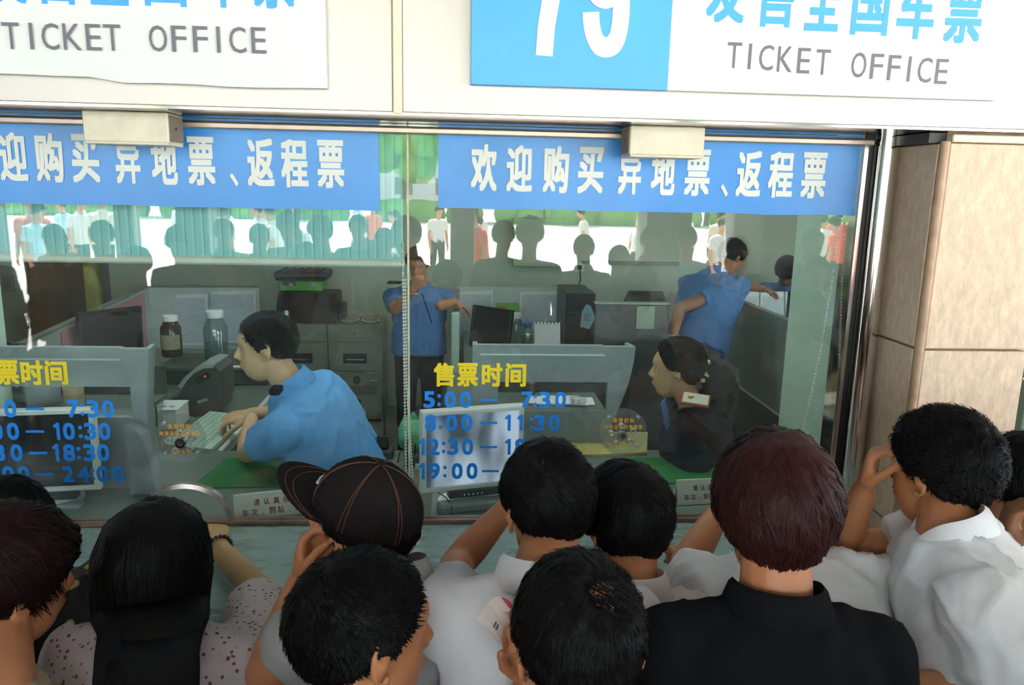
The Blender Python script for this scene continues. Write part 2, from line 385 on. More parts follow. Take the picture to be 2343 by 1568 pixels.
# ================================================================== fascia signs
YS = YF - .024
def chrow(g, pairs, ybase, wd, ht, off, Y, pyref):
    for ch, px in pairs:
        p = at(px, pyref, Y); lettering(g, [(ch, p[0], ybase(p[0]), wd(ch) if callable(wd) else wd, ht)], off, Y - .0012)
def lerpz(pa, pb, Y):
    A, B = at(*pa, Y), at(*pb, Y)
    return lambda x: A[2] + (B[2]-A[2])*(x-A[0])/(B[0]-A[0])
TW = {'I': .0075, 'T': .036, 'O': .038, 'C': .036, 'K': .038, 'E': .032, 'F': .032}
sr = thing('sign_board', 'blue and white ticket office sign board numbered 79', 'sign', 'ticket office sign boards')
sx0, sxm, sx1 = at(1077, 150, YS)[0], at(1530, 150, YS)[0], at(2292, 150, YS)[0]
szb = lerpz((1077, 193), (2280, 248), YS)
zr0 = szb(sx0)
obj('board_blue', G().box((sx0, YS, zr0), (sxm, YF - .001, 2.95), .001), SIGN_B, sr)
obj('board_white', G().box((sxm, YS, zr0), (sx1, YF - .001, 2.95), .001), SIGN_W, sr)
g = G(); z79 = at(1245, 127, YS)[2]
def P79(px, py): q = at(px, py, YS); return (q[0], q[2])
w7 = at(1290, 60, YS)[0] - at(1250, 60, YS)[0]
stroke(g, [P79(1245, 128), P79(1250, 60), P79(1262, -10), P79(1290, -90), P79(1318, -150)], [w7*.98, w7*.98, w7, w7, w7], YS - .0018, YS - .0008)
stroke(g, [P79(1210, -150), P79(1330, -146)], w7*.9, YS - .0018, YS - .0008)
q9 = [P79(1352, 28), P79(1353, 58), P79(1360, 88), P79(1374, 107), P79(1388, 110), P79(1402, 104), P79(1414, 84), P79(1420, 50), P79(1422, 0), P79(1422, -60), P79(1418, -110), P79(1404, -138), P79(1388, -144), P79(1372, -138), P79(1358, -110), P79(1355, -70), P79(1358, -25), P79(1370, -4), P79(1386, 2), P79(1404, -8), P79(1414, -26)]
w9 = [w7*.95]*3 + [w7*1.1]*3 + [w7*.97]*15; f9 = np.linspace(0, 20, 81); Q9 = np.array(q9); i9 = np.arange(21.)
for _ in range(1):
    Qs = np.stack([np.interp(f9, i9, Q9[:, k]) for k in (0, 1)], 1)
    for _k in range(3): Qs[1:-1] = (Qs[:-2] + 2*Qs[1:-1] + Qs[2:])/4
W9 = list(np.interp(f9, i9, w9)); stroke(g, Qs[:40], W9[:40], YS - .0018, YS - .0008); stroke(g, Qs[36:], W9[36:], YS - .0032, YS - .0022)
obj('number', g, INK_W, sr)
g = G(); chrow(g, [('发', 1658), ('售', 1770), ('全', 1880), ('国', 1990), ('车', 2095), ('票', 2205)], lerpz((1650, 52), (2205, 100), YS), .094, .150, .030, YS, 40)
obj('lettering', g, mat('print_sky_blue', (.05, .34, .86), .5), sr)
g = G(); chrow(g, [('T',1678),('I',1714),('C',1752),('K',1795),('E',1838),('T',1882),('O',1965),('F',2006),('F',2046),('I',2081),('C',2117),('E',2156)], lerpz((1678, 156), (2156, 193), YS), lambda c: TW[c], .060, .0, YS, 150)
obj('lettering', g, INK_GREY, sr)
sl = thing('sign_board', 'white ticket office sign board with a creased lower edge, cut by the photo', 'sign', 'ticket office sign boards')
lx1 = at(745, 100, YS)[0]; zl0 = at(300, 190, YS)[2]
g = G(); nx = 24; vs = []
xs = np.linspace(-2.2, lx1, nx+1)
for (dy, top) in ((0, 0), (0, 1), (.022, 1), (.022, 0)):
    for i, x in enumerate(xs):
        wv = .006*noise.noise(Vector((x*5, 0, 0))); wy = .004*abs(noise.noise(Vector((x*4, 2, 0))))
        vs.append((x, YS + dy - (wy if not dy and not top else 0), 2.95 if top else zl0 + wv + (.012 if x < at(245, 185, YS)[0] else 0)))
n = nx+1; fs = []
for r_ in range(4):
    for i in range(nx): a = r_*n+i; b = ((r_+1) % 4)*n+i; fs.append((a, a+1, b+1, b))
fs += [(0, n, 2*n, 3*n), (nx, 3*n+nx, 2*n+nx, n+nx)]
obj('board', g.add(vs, fs), SIGN_W, sl)
g = G(); chrow(g, [('发', 15), ('售', 130), ('全', 252), ('国', 380), ('车', 507), ('票', 628)], lerpz((130, 10), (628, 20), YS), .094, .150, .030, YS, 10)
obj('lettering', g, MATS['print_sky_blue'], sl)
g = G(); chrow(g, [('T',27),('I',73),('C',116),('K',166),('E',215),('T',258),('O',362),('F',410),('F',459),('I',500),('C',544),('E',592)], lerpz((27, 113), (592, 123), YS), lambda c: TW[c]*1.06, .058, .0, YS - .0042, 95)
obj('lettering', g, INK_GREY, sl)

# ================================================================== opening-hours lettering on the glass
def hours(label, head, rows, off_px=0):
    t = thing('window_lettering', label, 'lettering', 'opening hours lettered on the panes')
    g = G(); zb = at(1100, 884, 0)[2]; zt = at(1100, 830, 0)[2]
    for ch, px in head: lettering(g, [(ch, at(px, 855, 0)[0], zb, .062, zt - zb)], .040, -.0056)
    obj('heading', g, INK_Y, t)
    for (pyb, pyt, items) in rows:
        g = G(); zb = at(1130, pyb, 0)[2]; h = at(1130, pyt, 0)[2] - zb
        for ch, px in items:
            x = at(px, (pyb+pyt)/2, 0)[0]
            if ch == ':':
                for q in (.12, .62): g.prism([(x + .0058*math.cos(a), zb + h*(q+.1) + .0058*math.sin(a)) for a in np.linspace(0, 6.283, 12, endpoint=False)], 'y', -.0056, -.0050)
            elif ch == '-': g.prism([(x - .026, zb + h*.42), (x + .026, zb + h*.42), (x + .026, zb + h*.56), (x - .026, zb + h*.56)], 'y', -.0056, -.0050)
            elif ch == '1': g.prism([(x - .001, zb), (x + .0085, zb), (x + .0085, zb + h), (x + .001, zb + h), (x - .0085, zb + h*.84), (x - .0085, zb + h*.68), (x - .001, zb + h*.74)], 'y', -.0056, -.0050)
            else: lettering(g, [(ch, x, zb, .034, h)], .052, -.0056)
        obj('hours_row', g, INK_B, t)
hours('yellow and blue opening hours lettered on the right pane above the white monitor', [('售', 1016), ('票', 1070), ('时', 1126), ('间', 1180)],
  [(933, 895, [('5',982),(':',1005),('0',1030),('0',1065),('-',1120),('7',1205),(':',1224),('3',1246),('0',1282)]),
   (985, 948, [('8',985),(':',1008),('0',1033),('0',1068),('-',1118),('1',1162),('1',1190),(':',1216),('3',1234),('0',1268)]),
   (1040, 1003, [('1',966),('2',993),(':',1015),('3',1036),('0',1070),('-',1118),('1',1162),('8',1190),(':',1216),('3',1238),('0',1270)]),
   (1095, 1058, [('1',966),('9',994),(':',1018),('0',1046),('0',1080),('-',1122),('2',1170),('4',1204),(':',1226),('0',1246),('0',1280)])])
hours('yellow and blue opening hours lettered on the left pane, cut by the photo edge', [('售', -30), ('票', 20), ('时', 76), ('间', 131)],
  [(956, 917, [('5',-63),(':',-40),('0',-15),('0',26),('-',82),('7',170),(':',190),('3',215),('0',249)]),
   (1005, 967, [('8',-60),(':',-37),('0',-5),('0',32),('-',82),('1',132),('0',160),(':',186),('3',208),('0',241)]),
   (1052, 1014, [('1',-82),('2',-60),(':',-34),('3',0),('0',40),('-',89),('1',130),('8',160),(':',182),('3',206),('0',238)]),
   (1098, 1062, [('1',-82),('9',-60),(':',-34),('0',21),('0',56),('-',105),('2',158),('4',193),(':',214),('0',236),('0',272)])])
g = G(); t = thing('window_lettering', 'sliver of yellow lettering on the pane beyond the stone pier', 'lettering', 'opening hours lettered on the panes')
lettering(g, [('售', at(2358, 870, 0)[0], at(2345, 895, 0)[2], .062, .062)], .030, -.0056); obj('heading', g, INK_Y, t)
g = G(); lettering(g, [('5', at(2356, 935, 0)[0], at(2345, 945, 0)[2], .035, .043), ('8', at(2356, 985, 0)[0], at(2345, 997, 0)[2], .035, .043)], .03, -.0056); obj('hours_row', g, INK_B, t)

# ================================================================== round speaking discs
def disc(px, py, label, l1, l2, l3, orange):
    c = at(px, py, -.014); t = thing('speaking_disc', label, 'speaking disc', 'perforated speaking discs on the panes')
    r = .074; x, z = c[0], c[2]
    g = G(); ring = lambda rr, y: [(x + rr*math.cos(a), y, z + rr*math.sin(a)) for a in np.linspace(0, 2*math.pi, 40, endpoint=False)]
    obj('disc', g.loft([ring(r - .001, -.012), ring(r, -.0135), ring(r, -.016), ring(r - .001, -.0175)]), ACRYL, t, auto=30)
    def eyelet(dx, dz, ro, ri, m):
        g = G(); rr = lambda q, y: [(x + dx + q*math.cos(a), y, z + dz + q*math.sin(a)) for a in np.linspace(0, 2*math.pi, 20, endpoint=False)]
        g.loft([rr(ri, -.0045), rr(ri, -.021), rr(ro, -.021), rr(ro, -.0045), rr(ri, -.0045)], close=False); return obj('eyelet', g, m, t, auto=40)
    eyelet(0, -.014, .0155, .0085, STEEL_POL)
    for k in range(5):
        a = math.radians(25 + 72*k); eyelet(.036*math.cos(a), -.012 + .030*math.sin(a), .009, .006, STEEL)
    g = G(); g.prism([(x + .0084*math.cos(a), z - .014 + .0084*math.sin(a)) for a in np.linspace(0, 6.283, 16, endpoint=False)], 'y', -.012, -.0115); obj('hole_mesh', g, RUBBER, t)
    for k in (45, 135, 225, 315):
        a = math.radians(k); g = G(); g.tube([(x + .064*math.cos(a), -.0045, z + .064*math.sin(a)), (x + .064*math.cos(a), -.0205, z + .064*math.sin(a))], .0045, 10); obj('standoff', g, STEEL, t)
    g = G()
    lettering(g, [(ch, x - .027 + .018*i, z + .030, .0135, .015) for i, ch in enumerate(l1)], .02, -.0182)
    lettering(g, [(ch, x - .0525 + .015*i, z + .009, .0125, .014) for i, ch in enumerate(l2)], .02, -.0182)
    lettering(g, [(ch, x - .022 + .0145*i, z - .047, .0125, .013) for i, ch in enumerate(l3)], .02, -.0182)
    obj('lettering', g, orange, t)
disc(413, 1003, 'round acrylic speaking disc on the left pane beside the keyboard', '请排好队', '对准话筒轻声说话', '谢谢合作', INK_O)
disc(1425, 988, 'round acrylic speaking disc on the right pane before the woman clerk', '请排好队', '对准话筒轻声说话', '谢谢合作', mat('lettering_amber', (.8, .42, .01), .5))
# ================================================================== people: builder
SKIN = mat('skin_warm', (0.46, 0.185, 0.080), 0.5, var=0.08, vscale=18, sss=0.12, bump=0.05, bscale=140)
SKIN_P = mat('skin_pale', (0.68, 0.41, 0.25), 0.5, var=0.06, vscale=18, sss=0.12, bump=0.04, bscale=140)
SKIN_D = mat('skin_tan', (0.30, 0.13, 0.06), 0.5, var=0.08, vscale=18, sss=0.1, bump=0.05, bscale=140)
HAIR = mat('hair_black', (0.0055, 0.005, 0.005), 0.5, var=0.3, vscale=60, spec=0.07)
HAIR_BR = mat('hair_dark_brown', (0.014, 0.006, 0.005), 0.5, var=0.3, vscale=60, spec=0.08)
HAIR_RED = mat('hair_red_brown', (0.030, 0.008, 0.008), 0.5, var=0.35, vscale=50, spec=0.12)
EYE_W = mat('eye_white', (0.75, 0.72, 0.68), 0.25)
EYE_D = mat('eye_dark', (0.01, 0.007, 0.005), 0.15)
LIP = mat('lip', (0.42, 0.16, 0.12), 0.45)
TROUSER = mat('trouser_dark', (0.02, 0.02, 0.025), 0.8, var=0.2, spec=.1)
SHOE = mat('shoe_black', (0.015, 0.015, 0.015), 0.4)

def ray_ell(d, c, a):
    """distance from the origin along unit directions d (n,3) to ellipsoid centre c, radii a"""
    a = np.array(a); c = np.array(c); D = d/a; Cc = c/a
    A = (D*D).sum(1); B = (D*Cc).sum(1); Q = (Cc*Cc).sum() - 1
    return (B + np.sqrt(np.maximum(B*B - A*Q, 0)))/A
def smax(a, b, k): return .5*(a + b + np.sqrt((a-b)**2 + k*k))
def head_r(d, fem=0.0):
    """radial head surface; x right, y forward, z up; origin between the ears"""
    r1 = ray_ell(d, (0, -.012, .034), (.0745, .094, .088))
    r2 = ray_ell(d, (0, .030, -.040), (.054 - .003*fem, .060, .078))
    r3 = ray_ell(d, (0, .052, .030), (.060, .042, .050))
    r = smax(smax(r1, r2, .012), r3, .012)
    def bump(px, py, pz, h, s):
        q = np.array([px, py, pz]); q = q/np.linalg.norm(q); c = np.clip(d @ q, -1, 1); return h*np.exp(-(np.arccos(c)/s)**2)
    for sx in (-1, 1):
        r = r + bump(sx*.033, .088, .008, -.0105, .17)          # eye socket
        r = r + bump(sx*.028, .094, .030, .0035, .16)           # brow
        r = r + bump(sx*.046, .072, -.022, .0045, .22)          # cheek bone
        r = r + bump(sx*.045, .055, -.055, -.003, .22)
        r = r + bump(sx*.050, .010, -.078, .004, .25)           # jaw angle
    r = r + bump(0, .094, -.100, .006, .16) + bump(0, .096, -.083, -.004, .10)
    r = r + bump(0, .095, -.060, .0045, .10)
    r = r + bump(0, .10, .006, .004, .08)
    return r
def sph_dirs(n, m):
    el = np.linspace(-math.pi/2, math.pi/2, m)[1:-1]; az = np.linspace(0, 2*math.pi, n, endpoint=False)
    E_, A_ = np.meshgrid(el, az, indexing='ij')
    return np.stack([np.sin(A_)*np.cos(E_), np.cos(A_)*np.cos(E_), np.sin(E_)], -1), A_, E_
def rot(yaw=0, pitch=0, roll=0):
    """yaw: turn left about z; pitch: nod down; roll: tilt to the right shoulder (degrees). local x right, y forward, z up"""
    a, b, c = [math.radians(q) for q in (yaw, pitch, roll)]
    Rz = np.array([[math.cos(a), -math.sin(a), 0], [math.sin(a), math.cos(a), 0], [0, 0, 1]])
    Rx = np.array([[1, 0, 0], [0, math.cos(b), math.sin(b)], [0, -math.sin(b), math.cos(b)]])
    Ry = np.array([[math.cos(c), 0, math.sin(c)], [0, 1, 0], [-math.sin(c), 0, math.cos(c)]])
    return Rz @ Rx @ Ry
def head_geo(g, O, Rm, s=1.0, fem=0.0, n=56, m=40, ears=True):
    T = lambda p: O + s*(Rm @ np.array(p, float))
    d, A_, E_ = sph_dirs(n, m); sh = d.shape; dd = d.reshape(-1, 3)
    v = (dd*head_r(dd, fem)[:, None]*s) @ Rm.T + O
    g.loft(list(v.reshape(sh)))
    # nose, lips, chin
    g.capsule(T((0, .088, .014)), T((0, .1085 - .002*fem, -.022)), .0075*s, .0105*s, 10)
    for sx in (-1, 1): g.ball(T((sx*.0105, .0965, -.028)), .0085*s, 10, 8)
    g.capsule(T((-.015, .0905, -.0505)), T((.015, .0905, -.0505)), .0062*s, .0062*s, 8)
    g.capsule(T((-.013, .0885, -.0625)), T((.013, .0885, -.0625)), .0068*s, .0068*s, 8)
    if ears:
        for sx in (-1, 1):
            pts = []
            for a in np.radians(np.linspace(35, 285, 15)):
                pts.append(T((sx*(.0735 + .013*(.5 - .5*math.cos(a))), -.010 + .017*math.cos(a), .002 + .030*math.sin(a))))
            g.tube(pts, .0048*s, 8)
            g.capsule(T((sx*.070, -.006, .008)), T((sx*.081, -.014, -.002)), .014*s, .012*s, 10)
            g.ball(T((sx*.0755, -.001, -.028)), (.0065*s, .0075*s, .0095*s), 10, 8)
    return T
def voxel_mesh(g, name, vox, smooth_it=3, ratio=1.0, fac=.5):
    me = g.mesh(name + '_src'); o = bpy.data.objects.new(name + '_src', me); COL.objects.link(o)
    m = o.modifiers.new('r', 'REMESH'); m.mode = 'VOXEL'; m.voxel_size = vox; m.use_smooth_shade = True
    if smooth_it: m2 = o.modifiers.new('s', 'SMOOTH'); m2.factor = fac; m2.iterations = smooth_it
    if ratio < 1: m3 = o.modifiers.new('d', 'DECIMATE'); m3.ratio = ratio
    out = bpy.data.meshes.new_from_object(o.evaluated_get(bpy.context.evaluated_depsgraph_get()))
    bpy.data.objects.remove(o); bpy.data.meshes.remove(me); out.name = name
    return out
def folds(me, amp, freq, seed, drape=.35, zstretch=.5, amp2=0.0):
    """wrinkle cloth along its normals"""
    n = len(me.vertices); co = np.zeros(n*3); no = np.zeros(n*3)
    me.vertices.foreach_get('co', co); me.vertex_normals.foreach_get('vector', no); co = co.reshape(-1, 3); no = no.reshape(-1, 3)
    out = co.copy()
    for i in range(n):
        p = co[i]; q = Vector((p[0]*freq + seed, p[1]*freq, p[2]*freq*zstretch))
        w0 = noise.noise(q*.8); q2 = q + Vector((w0, -w0, w0))*.6
        wv = noise.noise(q2); r1 = max(0, 1 - abs(noise.noise(q2*1.5 + Vector((3, 1, seed))))*3.2); r2 = max(0, 1 - abs(noise.noise(q2*2.7 + Vector((9, 4, seed))))*3.2)
        h = amp*(.55*wv + 1.0*r1*r1 + .5*r2*r2 - .3) + (amp2*noise.noise(q*4) if amp2 else 0)
        out[i] = p + no[i]*h
    me.vertices.foreach_set('co', out.reshape(-1)); me.update(); return me

def smoothstep(a, b, x): t = np.clip((x-a)/(b-a), 0, 1); return t*t*(3-2*t)
AZK = np.radians([0, 25, 45, 62, 78, 88, 100, 115, 140, 180])
STYLES = {   # hairline elevation (degrees) by azimuth from the face, thickness, strand length, strand count, strand lift
 'short':  dict(line=[44, 42, 34, 14, 4, 2, 0, -16, -36, -42], th=.016, L=.030, n=2600, lift=.5),
 'crop':   dict(line=[42, 40, 33, 16, 2, 0, 2, -14, -30, -36], th=.011, L=.013, n=4200, lift=1.3),
 'mid':    dict(line=[30, 26, 16, -4, -14, -16, -18, -36, -52, -58], th=.024, L=.055, n=3400, lift=.32),
 'bowl':   dict(line=[36, 32, 22, 2, -10, -8, -8, -30, -44, -50], th=.021, L=.045, n=3000, lift=.38),
 'curly':  dict(line=[44, 40, 32, 14, 2, 2, 0, -16, -38, -44], th=.020, L=.022, n=3800, lift=1.0, curl=1),
 'swept':  dict(line=[46, 43, 36, 20, 8, 4, 6, -14, -38, -46], th=.019, L=.05, n=2600, lift=.2),
}
def hair_geo(O, Rm, s, style, seed=0, whorl=(178, 58), fem=0.0, density=1.0, thin=0.0, ribbons=True, thin_r=.34):
    st = STYLES[style]; rg = np.random.default_rng(seed); g = G()
    line = np.radians(np.array(st['line'], float))
    def hl(az): a = np.abs((az + math.pi) % (2*math.pi) - math.pi); return np.interp(a, AZK, line)
    wd = np.array([math.sin(math.radians(whorl[0]))*math.cos(math.radians(whorl[1])), math.cos(math.radians(whorl[0]))*math.cos(math.radians(whorl[1])), math.sin(math.radians(whorl[1]))])
    def thick(d):
        az = np.arctan2(d[:, 0], d[:, 1]); el = np.arcsin(np.clip(d[:, 2], -1, 1))
        mk = smoothstep(-.02, .16, el - hl(az))
        nz = np.array([noise.noise(Vector((*(q*5.0 + seed),))) for q in d]) + .6*np.array([noise.noise(Vector((*(q*13 + seed),))) for q in d])
        t = st['th']*(.9 + .28*nz + .25*np.clip(d[:, 2], 0, 1))
        if thin:
            e1 = np.cross(wd, (1., 0, 0)); e1 /= np.linalg.norm(e1); e2 = np.cross(wd, e1); an = np.arctan2(d @ e2, d @ e1); ds = np.arccos(np.clip(d @ wd, -1, 1))
            nz = np.array([noise.noise(Vector((math.cos(a_)*4.5, math.sin(a_)*4.5, q_*3 + seed))) for a_, q_ in zip(an, ds)])
            t = (t + .003)*(1 - thin*np.exp(-(np.arccos(np.clip(d @ wd, -1, 1))/thin_r)**2)*(1 + .4*nz)) - .003
        return np.where(mk > 0, -.006 + (t + .006)*mk, -.006), mk
    n, m = (72, 52) if not thin else (150, 104)
    d, A_, E_ = sph_dirs(n, m); sh = d.shape; dd = d.reshape(-1, 3); t, mk = thick(dd)
    v = (dd*(head_r(dd, fem) + t)[:, None]*s) @ Rm.T + O
    g.loft(list(v.reshape(sh)))
    if ribbons:
        N = int(st['n']*density); q = rg.normal(size=(N*4, 3)); q /= np.linalg.norm(q, axis=1)[:, None]
        t, mk = thick(q); q = q[(mk > .25)][:N]; N = len(q)
        P = q.copy(); steps = 5; L = st['L']*(.6 + .8*rg.random(N))
        jit = rg.normal(size=(N, 3))*.35; pts = []
        lift0 = st['lift']
        if thin:
            keep = rg.random(N) > .45*thin*np.exp(-(np.arccos(np.clip(P @ wd, -1, 1))/(thin_r*.8))**2); P = P[keep]; L = L[keep]; jit = jit[keep]
            X_ = int(480*thin_r); ex = wd + rg.normal(size=(X_, 3))*thin_r*.62; ex /= np.linalg.norm(ex, axis=1)[:, None]
            P = np.concatenate([P, ex]); L = np.concatenate([L, .018 + .022*rg.random(X_)]); jit = np.concatenate([jit, rg.normal(size=(X_, 3))*.5 + np.array([1.6, -.3, -1.4])]); N = len(P)
        for k in range(steps):
            tt, _ = thick(P); rr = head_r(P, fem) + np.maximum(tt, .0065 if thin else .002) - .002 + L*lift0*(k/(steps-1))*.35
            pts.append(P*rr[:, None])
            away = P - wd; away = away - P*(away*P).sum(1)[:, None]; away /= np.linalg.norm(away, axis=1)[:, None] + 1e-6
            down = np.array([0, 0, -1.]) - P*(-P[:, 2:3]); 
            sw = np.cross(P, away)
            aw = np.ones((N, 1)); aw[N - (X_ if thin else 0):] = .15 if thin else 1
            fl = away*aw + .55*down*np.clip(.6 - P[:, 2:3], 0, 1) + jit + .35*sw
            if st.get('curl'): fl = fl + 1.3*rg.normal(size=(N, 3))
            fl = fl - P*(fl*P).sum(1)[:, None]; fl /= np.linalg.norm(fl, axis=1)[:, None] + 1e-6
            P = P + fl*(L/(steps-1)/.1)[:, None]; P /= np.linalg.norm(P, axis=1)[:, None]
        pts = np.array(pts)                                    # steps,N,3
        wdt = .0011*np.array([.8, 1, 1, .8, .15])
        vs = np.zeros((N, steps*2, 3))
        for k in range(steps):
            tg = pts[min(k+1, steps-1)] - pts[max(k-1, 0)]; sd = np.cross(tg, pts[k]); sd /= np.linalg.norm(sd, axis=1)[:, None] + 1e-9
            sd = sd + .5*rg.normal(size=(N, 1))*pts[k]/.1*.6; sd /= np.linalg.norm(sd, axis=1)[:, None] + 1e-9
            vs[:, 2*k] = pts[k] - sd*wdt[k]; vs[:, 2*k+1] = pts[k] + sd*wdt[k]
        vw = (vs.reshape(-1, 3)*s) @ Rm.T + O
        fs = []
        for i in range(N):
            b = i*steps*2
            for k in range(steps-1): fs.append((b+2*k, b+2*k+1, b+2*k+3, b+2*k+2))
        g.add(vw, fs)
    return g

def sect(c, u, v, a, b, n=24, p=2.5):
    out = []
    for t in np.linspace(0, 2*math.pi, n, endpoint=False):
        ct, s_ = math.cos(t), math.sin(t)
        out.append(np.array(c) + u*a*math.copysign(abs(ct)**(2/p), ct) + v*b*math.copysign(abs(s_)**(2/p), s_))
    return out
def unit(v): v = np.array(v, float); return v/(np.linalg.norm(v) + 1e-9)

def hand_geo(g, wrist, fwd, palm, side, curl=.5, spread=.25, thumb=.6, s=1.0):
    """fwd: wrist to knuckles, palm: direction the palm faces, side: +1 when the thumb lies on cross(palm, fwd)"""
    f = unit(fwd); p = np.array(palm, float); p = unit(p - f*(p @ f)); sd = np.cross(p, f)*side
    w = np.array(wrist, float)
    g.loft([sect(w + f*h*s, sd, p, a*s, b*s, 14, 2.6) for h, a, b in ((-.008, .026, .019), (.02, .032, .018), (.055, .040, .0155), (.085, .039, .0125), (.093, .034, .009))])
    L = (.074, .082, .076, .060); k0 = (.030, .0105, -.0095, -.028)
    for i in range(4):
        b = w + s*(f*(.084 - .003*abs(i-1.3)) + sd*k0[i]); ang = 0; dirv = unit(f + sd*spread*(1.2-i)*.22)
        r = (.0088, .0092, .0088, .0078)[i]*s
        for j, fr in enumerate((.45, .30, .25)):
            ang += curl*(.9, 1.15, .8)[j]; dv = dirv*math.cos(ang) + p*math.sin(ang); e = b + dv*L[i]*fr*s
            g.capsule(b, e, r*(1 - .07*j), r*(1 - .07*(j+1)), 8); b = e
    b = w + s*(f*.022 + sd*.026 + p*.006); d1 = unit(f*.65 + sd*.75*thumb + p*.45); e = b + d1*.040*s
    g.capsule(b, e, .0135*s, .0105*s, 8); d2 = unit(f*.9 + sd*.25*thumb + p*(.3+curl*.4)); e2 = e + d2*.032*s
    g.capsule(e, e2, .0102*s, .009*s, 8); e3 = e2 + unit(d2 + p*.3*curl)*.024*s; g.capsule(e2, e3, .009*s, .0075*s, 8)

def person(label, head, yaw=0, pitch=10, roll=0, byaw=None, hip=None, stature=1.70, s=1.0, fem=0.0, sh=.185, neck=None,
           arms=None, sleeve=.62, shirt=None, shirt_name='shirt', collar=True, trousers=TROUSER, skin=SKIN, hair='short', hairm=HAIR, hseed=1,
           whorl=(178, 58), thin=0.0, thin_r=.34, vox=.0065, ratio=.6, eyes=True, group=None, bulk=1.0, fold=.006, sits=None, density=1.0, ribbons=True,
           hem=None, legs=True, name='person', slv_r=1.0, foldf=7.0, collar_stand=.03, svox=.010, seedf=None):
    head = np.array(head, float); byaw = yaw if byaw is None else byaw
    Rh = rot(yaw, pitch, roll); Rb = rot(byaw)
    right, fwd = Rb[:, 0], Rb[:, 1]; up = np.array([0, 0, 1.])
    if hip is None: hip = np.array([head[0], head[1], 0]) - fwd*.14; hip[2] = stature*.53
    hip = np.array(hip, float)
    nb = head + Rh @ np.array([0, -.028, -.085])*s + (-up*.085 - fwd*.018)*s if neck is None else np.array(neck, float)
    spine = nb - hip; sl = np.linalg.norm(spine); su = spine/sl; fw = unit(fwd - su*(fwd @ su)); rt = np.cross(fw, su)
    t = thing(name, label, 'person', group)
    t.location = (hip[0], hip[1], 0)
    inv = np.array([hip[0], hip[1], 0.0])
    # ---- joints
    shc = nb - su*.085*s
    J = {}
    for sd, k in ((-1, 'L'), (1, 'R')):
        a = (arms or {}).get(k, {})
        S = shc + rt*sd*sh*s + np.array(a.get('shift', (0, 0, 0)))
        E_ = np.array(a['elbow'], float) if 'elbow' in a else S + (-up*.29 + rt*sd*.045 - fw*.03)*s
        W_ = np.array(a['wrist'], float) if 'wrist' in a else E_ + (-up*.235 + fw*.09)*s
        J[k] = (S, E_, W_, a)
    # ---- body (skin)
    g = G(); head_geo(g, head, Rh, s, fem)
    g.capsule(head + Rh @ np.array([0, -.018, -.045])*s, nb - su*.02, .054*s*(1-.12*fem), .060*s*(1-.12*fem), 14)
    g.loft([sect(hip + su*sl*q, rt, fw, a*s*bulk, b*s*bulk, 20) for q, a, b in ((.02, .13, .09), (.3, .122, .085), (.65, .145, .09), (.86, .15, .08), (.96, .08, .055), (1.0, .05, .05))])
    for k, (S, E_, W_, a) in J.items():
        sdn = 1 if k == 'R' else -1
        g.capsule(nb - su*.045*s, S, .050*s, .052*s, 12)
        el = S + (E_-S)*.5
        g.capsule(S, E_, .049*s*(1-.15*fem), .039*s*(1-.12*fem), 14)
        g.capsule(E_, E_ + (W_-E_)*.3, .038*s, .040*s*(1-.12*fem), 14); g.capsule(E_ + (W_-E_)*.3, W_, .040*s*(1-.12*fem), .0265*s, 14)
        hd = a.get('hand')
        fwdv = np.array(hd['fwd'], float) if hd and 'fwd' in hd else W_-E_
        palm = np.array(hd['palm'], float) if hd and 'palm' in hd else -rt*sdn
        hand_geo(g, W_ + unit(fwdv)*.006, fwdv, palm, (hd or {}).get('side', -sdn), (hd or {}).get('curl', .35), (hd or {}).get('spread', .25), (hd or {}).get('thumb', .6), s*(hd or {}).get('s', 1))
    for i, v in enumerate(g.v): g.v[i] = tuple(np.array(v) - inv)
    body = obj('body', voxel_mesh(g, 'body', vox, 2, ratio), skin, t, smooth=True)
    # ---- hair, brows, eyes
    if hair:
        hg = hair_geo(head - inv, Rh, s, hair, hseed, whorl, fem, density, thin, ribbons, thin_r)
        obj('hair', hg, hairm, t, smooth=True)
    if eyes:
        T = lambda p: head - inv + s*(Rh @ np.array(p, float))
        for sx in (-1, 1):
            g = G(); g.ball(T((sx*.031, .0690, .0085)), .0118*s, 14, 10); ey = obj('eye', g, EYE_W, t, smooth=True)
            g = G(); g.ball(T((sx*.031, .0768, .0078)), .0056*s, 12, 8); obj('iris', g, EYE_D, ey, smooth=True)
            g = G(); g.tube([T((sx*.045, .0705, .012)), T((sx*.038, .079, .0155)), T((sx*.028, .0805, .0150)), T((sx*.018, .0755, .009))], [.0012, .0026, .0026, .001], 6); obj('eyelid', g, skin, ey, smooth=True)
            g = G(); g.tube([T((sx*.051, .0725, .026)), T((sx*.040, .0830, .0325)), T((sx*.026, .0890, .0325)), T((sx*.014, .0915, .0285))], [.0012*s, .0030*s, .0036*s, .002*s], 6); obj('eyebrow', g, hairm, t, smooth=True)
        g = G(); g.tube([T((-.019, .0885, -.0555)), T((-.009, .0955, -.053)), T((0, .0965, -.0535)), T((.009, .0955, -.053)), T((.019, .0885, -.0555))], [.001, .0042, .0046, .0042, .001], 6)
        g.tube([T((-.016, .0885, -.058)), T((0, .0945, -.0620)), T((.016, .0885, -.058))], [.001, .0052, .001], 6); obj('lips', g, LIP if skin is not SKIN_D else SKIN_D, t, smooth=True)
